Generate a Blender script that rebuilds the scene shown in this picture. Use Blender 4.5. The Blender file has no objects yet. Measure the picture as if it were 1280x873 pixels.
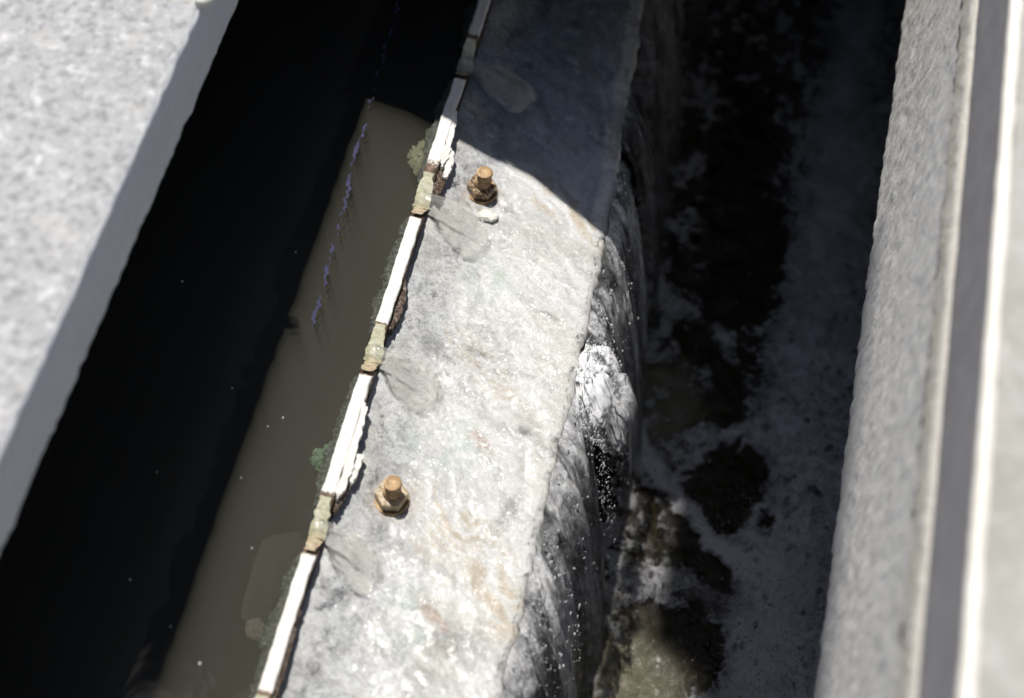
import bpy, bmesh, math, random
import numpy as np
from mathutils import Matrix, Vector

random.seed(7)
rng = np.random.default_rng(7)
sc = bpy.context.scene
COL = sc.collection

# ------------------------------------------------------------------ numbers
WATER_Z = 0.016          # still basin upstream of the weir
LAUNDER_Z = -0.25        # foaming channel downstream
TOOTH_Z = 0.024          # top of the weir teeth
NOTCH_Z = 0.007          # bottom of each V notch
PITCH = 0.1505
SUN_X, SUN_Y = 0.295, 0.30    # horizontal run of the sunlight per metre of drop

# ------------------------------------------------------------------ noise
def _hash(ix, iy, seed):
    h = (ix.astype(np.int64) * 374761393 + iy.astype(np.int64) * 668265263 + seed * 974634777) & 0xFFFFFFFF
    h = ((h ^ (h >> 13)) * 1274126177) & 0xFFFFFFFF
    h = ((h ^ (h >> 16)) * 2246822519) & 0xFFFFFFFF
    return ((h ^ (h >> 15)) & 0xFFFFFF) / float(0xFFFFFF)

def vnoise(x, y, seed=0):
    x = np.asarray(x, float); y = np.asarray(y, float)
    ix = np.floor(x); iy = np.floor(y)
    fx = x - ix; fy = y - iy
    u = fx * fx * fx * (fx * (fx * 6 - 15) + 10); v = fy * fy * fy * (fy * (fy * 6 - 15) + 10)
    a = _hash(ix, iy, seed); b = _hash(ix + 1, iy, seed)
    c = _hash(ix, iy + 1, seed); d = _hash(ix + 1, iy + 1, seed)
    return (a * (1 - u) + b * u) * (1 - v) + (c * (1 - u) + d * u) * v

def fbm(x, y, seed=0, octs=4, gain=0.5):
    s = 0; a = 1; t = 0; f = 1
    for i in range(octs):
        s = s + a * vnoise(x * f + 13.7 * i, y * f - 7.1 * i, seed + i); t += a; a *= gain; f *= 2.03
    return s / t

def sstep(a, b, x):
    t = np.clip((x - a) / (b - a), 0, 1)
    return t * t * (3 - 2 * t)

def blob(x, y, cx, cy, rx, ry, ang=0.0, soft=0.5):
    c, s = math.cos(ang), math.sin(ang)
    dx, dy = x - cx, y - cy
    r = np.sqrt(((dx * c + dy * s) / rx) ** 2 + ((-dx * s + dy * c) / ry) ** 2)
    return 1 - sstep(1 - soft, 1 + soft, r)

def polyline_dist(x, y, pts):
    best = np.full(np.shape(x), 9.0)
    for (ax, ay), (bx, by) in zip(pts[:-1], pts[1:]):
        vx, vy = bx - ax, by - ay
        t = np.clip(((x - ax) * vx + (y - ay) * vy) / (vx * vx + vy * vy), 0, 1)
        best = np.minimum(best, np.hypot(x - ax - t * vx, y - ay - t * vy))
    return best

# ------------------------------------------------------------------ objects
def link(name, me, mat=None, parent=None, smooth=True):
    if smooth:
        me.polygons.foreach_set('use_smooth', [True] * len(me.polygons))
    o = bpy.data.objects.new(name, me)
    if mat is not None:
        me.materials.append(mat)
    COL.objects.link(o)
    if parent is not None:
        o.parent = parent
    return o

def tag(o, label=None, cat=None, group=None, kind=None):
    if label: o['label'] = label
    if cat: o['category'] = cat
    if group: o['group'] = group
    if kind: o['kind'] = kind
    return o

def empty(name, loc=(0, 0, 0)):
    o = bpy.data.objects.new(name, None)
    o.location = loc; o.empty_display_size = 0.02
    COL.objects.link(o)
    return o

def copy_tree(o, parent=None):
    c = o.copy(); COL.objects.link(c)
    if parent is not None: c.parent = parent
    for ch in list(o.children): copy_tree(ch, c)
    return c

def grid_mesh(name, P, attrs=None, flip=False, mask=None, closed_u=False):
    """P: (n, m, 3) array of points -> quad mesh; attrs: name -> (n, m) floats or (n, m, 3) colours."""
    n, m = P.shape[:2]
    idx = np.arange(n * m).reshape(n, m)
    if closed_u:
        idx = np.concatenate([idx, idx[:1]], 0)
    q = np.stack([idx[:-1, :-1], idx[1:, :-1], idx[1:, 1:], idx[:-1, 1:]], -1).reshape(-1, 4)
    if flip: q = q[:, ::-1]
    if mask is not None:
        mk = mask
        keep = (mk[:-1, :-1] | mk[1:, :-1] | mk[1:, 1:] | mk[:-1, 1:]).reshape(-1)
        q = q[keep]
    me = bpy.data.meshes.new(name)
    me.vertices.add(n * m); me.vertices.foreach_set('co', P.reshape(-1).astype(np.float32))
    me.loops.add(q.size); me.loops.foreach_set('vertex_index', q.reshape(-1).astype(np.int32))
    me.polygons.add(len(q))
    me.polygons.foreach_set('loop_start', np.arange(0, q.size, 4, dtype=np.int32))
    try:
        me.polygons.foreach_set('loop_total', np.full(len(q), 4, dtype=np.int32))
    except Exception:
        pass
    me.update(calc_edges=True)
    for k, a in (attrs or {}).items():
        if a.ndim == 2:
            at = me.attributes.new(k, 'FLOAT', 'POINT'); at.data.foreach_set('value', a.reshape(-1).astype(np.float32))
        else:
            c4 = np.concatenate([a, np.ones(a.shape[:2] + (1,))], -1)
            at = me.attributes.new(k, 'FLOAT_COLOR', 'POINT'); at.data.foreach_set('color', c4.reshape(-1).astype(np.float32))
    me.validate()
    return me

def bm_mesh(name, bm):
    bmesh.ops.recalc_face_normals(bm, faces=bm.faces[:])
    me = bpy.data.meshes.new(name); bm.to_mesh(me); bm.free()
    return me

# ------------------------------------------------------------------ materials
class NT:
    def __init__(s, name):
        s.m = bpy.data.materials.new(name); s.m.use_nodes = True
        s.t = s.m.node_tree; s.t.nodes.clear()
        s.out = s.t.nodes.new('ShaderNodeOutputMaterial')
    def n(s, typ, **kw):
        nd = s.t.nodes.new('ShaderNode' + typ)
        for k, v in kw.items():
            if k in nd.inputs.keys() and not hasattr(nd, k): s.i(nd, k, v)
            elif hasattr(nd, k): setattr(nd, k, v)
        return nd
    def i(s, nd, key, v):
        sk = nd.inputs[key]
        if isinstance(v, bpy.types.NodeSocket): s.t.links.new(v, sk)
        else: sk.default_value = v
    def pos(s, scale=(1, 1, 1), rot=(0, 0, 0)):
        tc = s.n('TexCoord'); v = tc.outputs['Object']
        if any(rot):
            m1 = s.n('Mapping'); s.i(m1, 'Vector', v); s.i(m1, 'Rotation', rot); v = m1.outputs[0]
        mp = s.n('Mapping'); s.i(mp, 'Vector', v); s.i(mp, 'Scale', scale)
        return mp.outputs[0]
    def noise(s, vec, scale, detail=4, rough=0.55, dist=0.0):
        nd = s.n('TexNoise'); s.i(nd, 'Vector', vec); s.i(nd, 'Scale', scale); s.i(nd, 'Detail', detail)
        s.i(nd, 'Roughness', rough); s.i(nd, 'Distortion', dist)
        return nd.outputs[0]
    def voro(s, vec, scale, feature='F1', rnd=1.0):
        nd = s.n('TexVoronoi'); nd.feature = feature
        s.i(nd, 'Vector', vec); s.i(nd, 'Scale', scale); s.i(nd, 'Randomness', rnd)
        return nd.outputs['Distance']
    def ramp(s, fac, stops):
        nd = s.n('ValToRGB'); e = nd.color_ramp.elements
        while len(e) < len(stops): e.new(0.5)
        for el, (p, c) in zip(e, stops):
            el.position = p
            el.color = (c, c, c, 1) if isinstance(c, (int, float)) else (*c, 1)
        s.i(nd, 'Fac', fac)
        return nd.outputs[0]
    def mix(s, fac, a, b, blend='MIX'):
        nd = s.n('Mix'); nd.data_type = 'RGBA'; nd.blend_type = blend
        def put(k, v):
            sk = nd.inputs[k]
            if isinstance(v, bpy.types.NodeSocket): s.t.links.new(v, sk)
            elif isinstance(v, (int, float)): sk.default_value = v if sk.type == 'VALUE' else (v, v, v, 1)
            else: sk.default_value = (*v, 1)
        put(0, fac); put(6, a); put(7, b)
        return nd.outputs[2]
    def math(s, op, a, b=0.0, clamp=False):
        nd = s.n('Math'); nd.operation = op; nd.use_clamp = clamp
        s.i(nd, 0, a); s.i(nd, 1, b)
        return nd.outputs[0]
    def attr(s, name, fac=True):
        nd = s.n('Attribute'); nd.attribute_name = name
        return nd.outputs['Fac' if fac else 'Color']
    def bump(s, h, strength=0.5, dist=0.001, normal=None):
        nd = s.n('Bump'); s.i(nd, 'Height', h); s.i(nd, 'Strength', strength); s.i(nd, 'Distance', dist)
        if normal is not None: s.i(nd, 'Normal', normal)
        return nd.outputs[0]
    def pbsdf(s, **kw):
        nd = s.n('BsdfPrincipled')
        for k, v in kw.items():
            k = k.replace('_', ' ')
            if isinstance(v, tuple) and len(v) == 3 and nd.inputs[k].type == 'RGBA': v = (*v, 1)
            s.i(nd, k, v)
        return nd.outputs[0]
    def mixs(s, fac, a, b):
        nd = s.n('MixShader'); s.i(nd, 0, fac); s.t.links.new(a, nd.inputs[1]); s.t.links.new(b, nd.inputs[2])
        return nd.outputs[0]
    def done(s, shader):
        s.t.links.new(shader, s.out.inputs['Surface']); return s.m

def clear_water(name, tint=(0.93, 0.95, 0.94), bump_scale=220, bump_d=0.0012, stretch=(1, 1, 1), rot=(0, 0, 0), refr=0.0, rough=0.04, white=None, white_col=(0.75, 0.77, 0.8), ior=1.33, detail=3, alpha=None):
    """Thin clear water: lets light through, mirrors by Fresnel on its rippled surface, aerated where the mask says so."""
    t = NT(name)
    v = t.pos(stretch, rot)
    h = t.noise(v, bump_scale, detail, 0.6, 0.6)
    nrm = t.bump(h, 1.0, bump_d)
    tr = t.n('BsdfTransparent'); t.i(tr, 'Color', (*tint, 1))
    body = tr.outputs[0]
    if refr > 0:
        rf = t.n('BsdfRefraction'); t.i(rf, 'IOR', 1.33); t.i(rf, 'Roughness', 0.02); t.i(rf, 'Color', (*tint, 1)); t.i(rf, 'Normal', nrm)
        body = t.mixs(refr, body, rf.outputs[0])
    gl = t.n('BsdfGlossy'); t.i(gl, 'Roughness', rough); t.i(gl, 'Normal', nrm)
    fr = t.n('Fresnel'); t.i(fr, 'IOR', ior); t.i(fr, 'Normal', nrm)
    s = t.mixs(fr.outputs[0], body, gl.outputs[0])
    if white is not None:
        df = t.n('BsdfDiffuse'); t.i(df, 'Color', (*white_col, 1)); t.i(df, 'Normal', nrm)
        tl = t.n('BsdfTranslucent'); t.i(tl, 'Color', (*white_col, 1))
        foam = t.mixs(0.12, df.outputs[0], tl.outputs[0])
        a = t.attr(white)
        streak = t.noise(t.pos((stretch[0], stretch[1], stretch[2]), rot), bump_scale * 0.9, 5, 0.65, 0.8)
        k = t.math('MULTIPLY', a, t.ramp(streak, [(0.25, 0.35), (0.72, 1.0)]), True)
        s = t.mixs(k, s, foam)
    if alpha is not None:
        t2 = t.n('BsdfTransparent')
        s = t.mixs(t.attr(alpha), t2.outputs[0], s)
    return t.done(s)

def concrete(name, base, dark, light, speck=0.5, bump=0.6, scale=90, rough=0.85, streak=None):
    t = NT(name)
    v = t.pos()
    big = t.noise(v, scale * 0.12, 5, 0.6, 0.3)
    mid = t.noise(v, scale, 6, 0.65)
    fine = t.noise(v, scale * 6, 3, 0.6)
    c = t.mix(t.ramp(big, [(0.3, 0.0), (0.7, 1.0)]), dark, base)
    c = t.mix(t.ramp(mid, [(0.42, 0.0), (0.7, 1.0)]), c, light)
    c = t.mix(t.math('MULTIPLY', t.ramp(fine, [(0.3, 1.0), (0.5, 0.0)]), speck), c, tuple(x * 0.55 for x in base))
    h = t.math('ADD', mid, t.math('MULTIPLY', fine, 0.35))
    if streak is not None:
        st = t.noise(t.pos(streak[0], streak[1]), streak[2], 5, 0.6, 0.4)
        c = t.mix(t.math('MULTIPLY', t.ramp(st, [(0.35, 1.0), (0.6, 0.0)]), 0.75), c, dark)
        h = t.math('ADD', h, t.math('MULTIPLY', st, 1.5))
    n = t.bump(h, bump, 0.003)
    return t.done(t.pbsdf(Base_Color=c, Roughness=rough, Normal=n, Specular_IOR_Level=0.25))

M = {}
# exposed-aggregate slab, close to the lens
def m_left():
    t = NT('pale_speckled_concrete'); v = t.pos()
    big = t.noise(v, 28, 4, 0.6, 0.2); mid = t.noise(v, 130, 5, 0.6)
    n1 = t.noise(v, 80, 2, 0.5); n2 = t.noise(v, 170, 2, 0.5); n3 = t.noise(v, 45, 2, 0.5)
    c = t.mix(t.ramp(big, [(0.3, 0.0), (0.72, 1.0)]), (0.37, 0.375, 0.39), (0.47, 0.475, 0.49))
    c = t.mix(t.math('MULTIPLY', t.ramp(mid, [(0.4, 0.0), (0.65, 1.0)]), 0.5), c, (0.54, 0.535, 0.525))
    c = t.mix(t.math('MULTIPLY', t.ramp(n2, [(0.36, 1.0), (0.46, 0.0)]), 0.6), c, (0.24, 0.235, 0.235))
    c = t.mix(t.math('MULTIPLY', t.ramp(n3, [(0.60, 0.0), (0.70, 1.0)]), 0.45), c, (0.62, 0.60, 0.57))
    c = t.mix(t.math('MULTIPLY', t.ramp(n1, [(0.60, 0.0), (0.74, 1.0)]), 0.6), c, (0.84, 0.84, 0.85))
    c = t.mix(t.math('MULTIPLY', t.ramp(n2, [(0.60, 0.0), (0.76, 1.0)]), 0.5), c, (0.84, 0.84, 0.85))
    h = t.math('ADD', mid, n2)
    return t.done(t.pbsdf(Base_Color=c, Roughness=0.8, Normal=t.bump(h, 0.6, 0.004), Specular_IOR_Level=0.3))
M['slab_top'] = m_left()
M['slab_face'] = concrete('smooth_slab_face', (0.80, 0.81, 0.83), (0.74, 0.75, 0.78), (0.86, 0.86, 0.88), 0.15, 0.35, 120,
                          streak=((1, 0.12, 1), (-0.35, 0, 0), 130))
M['rough_face'] = concrete('rough_grey_concrete', (0.87, 0.86, 0.84), (0.62, 0.61, 0.595), (0.90, 0.895, 0.88), 0.2, 0.40, 240,
                           streak=((1, 1, 0.14), (math.radians(29), 0, 0), 90))
M['tan_edge'] = concrete('tan_weathered_edge', (0.62, 0.585, 0.53), (0.55, 0.515, 0.46), (0.68, 0.655, 0.61), 0.4, 0.8, 150)
M['grey_face'] = concrete('smooth_grey_face', (0.32, 0.31, 0.325), (0.275, 0.265, 0.28), (0.36, 0.35, 0.365), 0.15, 0.15, 40)
M['white_edge'] = concrete('white_painted_edge', (0.86, 0.83, 0.76), (0.78, 0.74, 0.66), (0.92, 0.9, 0.84), 0.1, 0.15, 60)
M['right_top'] = concrete('stained_pale_concrete', (0.45, 0.44, 0.41), (0.36, 0.35, 0.32), (0.54, 0.525, 0.495), 0.2, 0.4, 60)
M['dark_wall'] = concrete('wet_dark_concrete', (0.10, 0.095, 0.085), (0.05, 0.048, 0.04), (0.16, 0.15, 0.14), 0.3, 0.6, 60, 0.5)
M['blocker'] = concrete('blocker_concrete', (0.12, 0.115, 0.11), (0.08, 0.078, 0.07), (0.16, 0.155, 0.15), 0.3, 0.5, 20)
M['ground'] = concrete('ground_concrete', (0.3, 0.295, 0.28), (0.22, 0.215, 0.2), (0.38, 0.37, 0.35), 0.3, 0.5, 3)

def m_sill():
    t = NT('wet_crusted_concrete')
    base = t.attr('tone', False)
    v = t.pos(); flow = t.pos((0.34, 1.0, 1.0), (0, 0, math.radians(37)))
    st = t.noise(flow, 520, 6, 0.70, 1.6)
    st2 = t.noise(flow, 150, 6, 0.68, 2.2)
    iso = t.noise(v, 330, 6, 0.72, 1.4)
    mot = t.noise(v, 760, 4, 0.65, 2.0)
    fine = t.noise(v, 1500, 3, 0.6)
    crust = t.attr('crust')
    c = t.mix(t.math('MULTIPLY', t.ramp(st, [(0.36, 1.0), (0.58, 0.0)]), 0.55), base, t.mix(1.0, base, (0.62, 0.61, 0.60), 'MULTIPLY'))
    c = t.mix(t.math('MULTIPLY', t.ramp(st2, [(0.36, 1.0), (0.52, 0.0)]), 0.50), c, t.mix(1.0, base, (0.68, 0.65, 0.60), 'MULTIPLY'))
    c = t.mix(t.math('MULTIPLY', t.ramp(mot, [(0.38, 1.0), (0.52, 0.0)]), 0.75), c, t.mix(1.0, base, (0.55, 0.56, 0.57), 'MULTIPLY'))
    sp = t.math('MULTIPLY', t.ramp(iso, [(0.31, 1.0), (0.43, 0.0)]), t.math('ADD', t.math('MULTIPLY', crust, 0.85), 0.12), True)
    c = t.mix(sp, c, (0.20, 0.205, 0.215))
    c = t.mix(t.math('MULTIPLY', t.ramp(iso, [(0.52, 0.0), (0.66, 1.0)]), 0.6), c, (0.84, 0.84, 0.84))
    h = t.math('ADD', t.math('MULTIPLY', st, 0.5), t.math('ADD', t.math('MULTIPLY', iso, t.math('ADD', crust, 0.4)), t.math('MULTIPLY', mot, 0.35)))
    n = t.bump(h, 0.6, 0.0015)
    return t.done(t.pbsdf(Base_Color=c, Roughness=0.45, Normal=n, Specular_IOR_Level=0.3))
M['sill'] = m_sill()

def m_basin():
    t = NT('murky_basin_water')
    n = t.bump(t.noise(t.pos((1, 0.6, 1)), 26, 3, 0.5, 0.4), 0.25, 0.002)
    tr = t.n('BsdfTransparent'); t.i(tr, 'Color', (0.96, 0.96, 0.93, 1))
    gl = t.n('BsdfGlossy'); t.i(gl, 'Roughness', 0.03); t.i(gl, 'Normal', n)
    fr = t.n('Fresnel'); t.i(fr, 'IOR', 1.33); t.i(fr, 'Normal', n)
    return t.done(t.mixs(fr.outputs[0], tr.outputs[0], gl.outputs[0]))
def m_silt(a):
    t = NT('suspended_silt')
    v = t.pos()
    c = t.mix(t.ramp(t.noise(v, 9, 3), [(0.35, 0.0), (0.7, 1.0)]), (0.092, 0.089, 0.076), (0.106, 0.103, 0.090))
    df = t.n('BsdfDiffuse'); t.i(df, 'Color', c)
    tr = t.n('BsdfTransparent')
    return t.done(t.mixs(a, tr.outputs[0], df.outputs[0]))
M['silt'] = m_silt(0.15); M['silt_deep'] = m_silt(1.0)
M['basin'] = m_basin()

def m_launder():
    t = NT('dark_turbulent_water')
    v = t.pos()
    h = t.math('ADD', t.noise(v, 60, 4, 0.6, 0.8), t.math('MULTIPLY', t.noise(v, 190, 4, 0.65, 0.6), 0.5))
    n = t.bump(h, 0.8, 0.004)
    bub = t.noise(v, 420, 5, 0.7, 0.5)
    pl = t.math('MULTIPLY', t.attr('lit_plume'), t.ramp(bub, [(0.25, 0.45), (0.7, 1.0)]))
    c = t.mix(pl, (0.018, 0.014, 0.006), (0.19, 0.18, 0.13))
    return t.done(t.pbsdf(Base_Color=c, Roughness=0.08, IOR=1.33, Normal=n))
M['launder'] = m_launder()

def m_foam():
    t = NT('launder_foam')
    v = t.pos()
    d = t.attr('foam')
    fine = t.noise(v, 620, 6, 0.74, 0.5)
    big = t.noise(v, 48, 5, 0.62, 0.6)
    cell = t.voro(v, 330); cell2 = t.voro(v, 120)
    holes = t.math('MULTIPLY', t.ramp(cell, [(0.16, 1.0), (0.30, 0.0)]), t.ramp(t.noise(v, 70, 2), [(0.40, 0.15), (0.60, 0.95)]))
    holes = t.math('MAXIMUM', holes, t.math('MULTIPLY', t.ramp(cell2, [(0.10, 0.9), (0.17, 0.0)]), t.ramp(t.noise(v, 25, 2), [(0.46, 0.0), (0.56, 1.0)])))
    k = t.math('ADD', d, t.math('MULTIPLY', t.math('SUBTRACT', big, 0.5), 0.8))
    k = t.math('ADD', k, t.math('MULTIPLY', t.math('SUBTRACT', fine, 0.5), 0.8))
    a = t.ramp(k, [(0.12, 0.0), (0.45, 0.55), (0.95, 0.98)])
    a = t.math('MULTIPLY', a, t.math('SUBTRACT', 1.0, t.math('MULTIPLY', holes, 0.8)), True)
    col = t.mix(t.ramp(fine, [(0.3, 0.0), (0.7, 1.0)]), (0.74, 0.74, 0.76), (0.93, 0.93, 0.95))
    n = t.bump(t.math('ADD', fine, t.math('MULTIPLY', cell, 0.6)), 0.9, 0.003)
    foam = t.pbsdf(Base_Color=col, Roughness=0.5, Normal=n, Specular_IOR_Level=0.4)
    tr = t.n('BsdfTransparent')
    return t.done(t.mixs(t.math('MULTIPLY', a, t.ramp(d, [(0.02, 0.0), (0.15, 1.0)])), tr.outputs[0], foam))
M['foam'] = m_foam()

def m_tooth():
    t = NT('flaking_cream_paint')
    v = t.pos()
    nz = t.noise(v, 500, 5, 0.7, 0.4)
    w = t.attr('wear')
    k = t.ramp(t.math('ADD', w, t.math('MULTIPLY', t.math('SUBTRACT', nz, 0.5), 0.7)), [(0.45, 0.0), (0.58, 1.0)])
    br = t.mix(t.ramp(t.noise(v, 260, 5, 0.7), [(0.35, 0.0), (0.62, 1.0)]), (0.045, 0.028, 0.018), (0.26, 0.17, 0.11))
    pt = t.mix(t.ramp(t.noise(v, 180, 4), [(0.4, 0.0), (0.7, 1.0)]), (0.86, 0.83, 0.77), (0.93, 0.91, 0.87))
    c = t.mix(k, pt, br)
    return t.done(t.pbsdf(Base_Color=c, Roughness=0.55, Normal=t.bump(nz, 0.7, 0.0012)))
M['tooth'] = m_tooth()
def simple(name, stops, scale, rough=0.6, bump=0.6, bd=0.001, metallic=0.0, dist=0.3, stretch=(1, 1, 1), spec=0.4):
    t = NT(name); v = t.pos(stretch)
    nz = t.noise(v, scale, 6, 0.68, dist)
    c = t.ramp(nz, stops)
    return t.done(t.pbsdf(Base_Color=c, Roughness=rough, Metallic=metallic, Normal=t.bump(nz, bump, bd), Specular_IOR_Level=spec))
M['flake'] = simple('peeling_white_paint', [(0.35, (0.82, 0.79, 0.73)), (0.7, (0.93, 0.92, 0.89))], 300, 0.6)
M['rot'] = simple('wet_brown_rot', [(0.30, (0.02, 0.013, 0.009)), (0.5, (0.11, 0.07, 0.045)), (0.66, (0.36, 0.30, 0.27))], 330, 0.25, 1.0, 0.002)
M['resin'] = simple('weathered_plate', [(0.3, (0.20, 0.15, 0.10)), (0.55, (0.42, 0.37, 0.27)), (0.75, (0.55, 0.52, 0.42))], 150, 0.5)
M['notch_algae'] = simple('pale_green_slime', [(0.3, (0.56, 0.54, 0.36)), (0.52, (0.72, 0.70, 0.52)), (0.75, (0.82, 0.80, 0.68))], 170, 0.15, 0.8, 0.0015, stretch=(1, 2.2, 0.5))
M['notch_lip'] = simple('tan_slime', [(0.3, (0.34, 0.24, 0.15)), (0.6, (0.62, 0.53, 0.38))], 260, 0.3, 0.8, 0.001)
M['fringe'] = simple('grey_green_algae', [(0.3, (0.025, 0.03, 0.024)), (0.5, (0.075, 0.082, 0.066)), (0.72, (0.22, 0.23, 0.2))], 420, 0.35, 1.0, 0.002)
M['clump'] = simple('green_algae', [(0.3, (0.10, 0.17, 0.10)), (0.55, (0.22, 0.32, 0.21)), (0.75, (0.36, 0.44, 0.33))], 300, 0.6, 1.0, 0.002)
M['clump_pale'] = simple('pale_olive_algae', [(0.3, (0.20, 0.21, 0.13)), (0.55, (0.36, 0.37, 0.25)), (0.75, (0.5, 0.5, 0.38))], 300, 0.6, 1.0, 0.002)
M['ghost'] = simple('murky_grey_shape', [(0.3, (0.12, 0.115, 0.10)), (0.7, (0.19, 0.18, 0.165))], 60, 0.8)
M['ghost_pink'] = simple('murky_pink_shape', [(0.3, (0.30, 0.25, 0.22)), (0.7, (0.45, 0.39, 0.35))], 120, 0.8)
M['rust'] = simple('orange_rust', [(0.3, (0.22, 0.12, 0.06)), (0.44, (0.56, 0.36, 0.19)), (0.6, (0.70, 0.50, 0.30)), (0.75, (0.80, 0.68, 0.48))], 420, 0.75, 1.0, 0.0012)
def m_rod():
    t = NT('rusted_thread'); v = t.pos()
    nz = t.noise(v, 420, 6, 0.7, 0.3); big = t.noise(v, 150, 3, 0.5)
    c = t.ramp(nz, [(0.3, (0.26, 0.14, 0.07)), (0.46, (0.58, 0.38, 0.20)), (0.62, (0.72, 0.53, 0.32)), (0.75, (0.82, 0.70, 0.50))])
    c = t.mix(t.math('MULTIPLY', t.attr('groove'), 0.75), c, (0.12, 0.07, 0.035))
    c = t.mix(t.math('MULTIPLY', t.ramp(big, [(0.52, 0.0), (0.62, 1.0)]), 0.6), c, (0.20, 0.11, 0.05))
    return t.done(t.pbsdf(Base_Color=c, Roughness=0.7, Normal=t.bump(nz, 0.8, 0.001)))
M['rust'] = m_rod()
M['dark_rust'] = simple('dark_wet_rust', [(0.3, (0.03, 0.018, 0.010)), (0.46, (0.16, 0.10, 0.055)), (0.62, (0.55, 0.42, 0.27))], 420, 0.25, 1.0, 0.0015)
M['brass'] = simple('wet_brassy_nut', [(0.34, (0.13, 0.08, 0.04)), (0.47, (0.40, 0.30, 0.18)), (0.62, (0.60, 0.52, 0.37)), (0.8, (0.76, 0.71, 0.58))], 300, 0.45, 0.35, 0.0006, 0.0)
M['nut_side'] = simple('dirty_nut', [(0.3, (0.10, 0.06, 0.03)), (0.6, (0.34, 0.22, 0.10))], 420, 0.35, 0.6, 0.0008, 0.3)
M['calcite'] = simple('white_deposit', [(0.3, (0.72, 0.69, 0.60)), (0.7, (0.90, 0.88, 0.80))], 300, 0.5, 0.8, 0.001)
M['reflection'] = simple('bluish_reflection', [(0.3, (0.045, 0.045, 0.09)), (0.7, (0.075, 0.075, 0.15))], 500, 0.9, spec=0.03)
M['speck'] = simple('white_speck', [(0.3, (0.5, 0.5, 0.5)), (0.7, (0.8, 0.8, 0.8))], 500, 0.3)

M['film'] = clear_water('shallow_sheet_of_water', (0.98, 0.985, 0.985), 260, 0.0008, (0.6, 1.0, 1.0), (0, 0, math.radians(37)), rough=0.06, detail=4)
M['jet'] = clear_water('glassy_jet_water', (0.95, 0.95, 0.935), 80, 0.0011, (0.4, 1, 1), (0, 0, math.radians(30)), refr=0.0, rough=0.06, white='foam', white_col=(0.80, 0.785, 0.72), alpha='cover')
def m_fall(name, white_col, streak_lo, streak_hi, glint):
    """Falling water: see-through film, streaks of entrained air, glinting wet lumps."""
    t = NT(name)
    v = t.pos((1, 1, 0.13)); v2 = t.pos((1, 1, 0.45))
    warp = t.noise(v2, 70, 3, 0.5, 0.5)
    h = t.noise(v2, glint, 4, 0.6, 0.9)
    nrm = t.bump(h, 1.0, 0.006)
    tr = t.n('BsdfTransparent'); t.i(tr, 'Color', (0.84, 0.85, 0.85, 1))
    gl = t.n('BsdfGlossy'); t.i(gl, 'Roughness', 0.16); t.i(gl, 'Normal', nrm)
    fr = t.n('Fresnel'); t.i(fr, 'IOR', 1.4); t.i(fr, 'Normal', nrm)
    nr2 = t.bump(t.math('ADD', t.noise(t.pos((1, 1, 0.3)), 120, 4, 0.6, 0.6), t.math('MULTIPLY', h, 0.5)), 1.0, 0.012)
    df = t.n('BsdfDiffuse'); t.i(df, 'Color', (*white_col, 1)); t.i(df, 'Normal', nr2)
    tl = t.n('BsdfTranslucent'); t.i(tl, 'Color', (*white_col, 1)); t.i(tl, 'Normal', nr2)
    up = t.n('CombineXYZ'); t.i(up, 'X', 0.15); t.i(up, 'Y', -0.15); t.i(up, 'Z', 0.97)
    d2 = t.n('BsdfDiffuse'); t.i(d2, 'Color', (*white_col, 1)); t.i(d2, 'Normal', up.outputs[0])
    air = t.mixs(0.55, t.mixs(0.5, df.outputs[0], tl.outputs[0]), d2.outputs[0])
    s1 = t.noise(v, 260, 5, 0.62, 0.5); s2 = t.noise(v, 75, 4, 0.55, 0.6)
    k = t.math('ADD', t.math('MULTIPLY', s1, 0.45), t.math('MULTIPLY', s2, 0.55))
    k = t.math('MULTIPLY', t.ramp(k, [(streak_lo, 0.20), (streak_hi, 1.0)]), t.attr('foam'), True)
    sh = t.mixs(k, tr.outputs[0], air)
    sh = t.mixs(fr.outputs[0], sh, gl.outputs[0])
    t2 = t.n('BsdfTransparent')
    return t.done(t.mixs(t.attr('cover'), t2.outputs[0], sh))
M['fall'] = m_fall('falling_water', (0.90, 0.905, 0.92), 0.34, 0.62, 170)
def m_splash():
    t = NT('aerated_splash'); v = t.pos((1, 1, 0.6))
    nz = t.noise(v, 260, 5, 0.65, 0.8)
    nrm = t.bump(nz, 0.4, 0.003)
    df = t.n('BsdfDiffuse'); t.i(df, 'Color', (0.93, 0.935, 0.95, 1)); t.i(df, 'Normal', nrm)
    tl = t.n('BsdfTranslucent'); t.i(tl, 'Color', (0.93, 0.935, 0.95, 1)); t.i(tl, 'Normal', nrm)
    gl = t.n('BsdfGlossy'); t.i(gl, 'Roughness', 0.2); t.i(gl, 'Normal', nrm)
    tr = t.n('BsdfTransparent')
    up = t.n('CombineXYZ'); t.i(up, 'X', 0.1); t.i(up, 'Y', -0.1); t.i(up, 'Z', 0.98)
    d2 = t.n('BsdfDiffuse'); t.i(d2, 'Color', (0.93, 0.935, 0.95, 1)); t.i(d2, 'Normal', up.outputs[0])
    sh = t.mixs(0.08, t.mixs(0.65, t.mixs(0.22, df.outputs[0], tl.outputs[0]), d2.outputs[0]), gl.outputs[0])
    a = t.math('MULTIPLY', t.attr('cover'), t.math('ADD', t.math('MULTIPLY', t.attr('foam'), 0.8), t.math('MULTIPLY', t.ramp(nz, [(0.4, 0.0), (0.6, 1.0)]), 0.2)), True)
    lw = t.n('LayerWeight'); t.i(lw, 'Blend', 0.35)
    a = t.math('MULTIPLY', a, t.ramp(lw.outputs['Facing'], [(0.35, 1.0), (0.85, 0.0)]), True)
    return t.done(t.mixs(a, tr.outputs[0], sh))
M['splash'] = m_splash()
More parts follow.
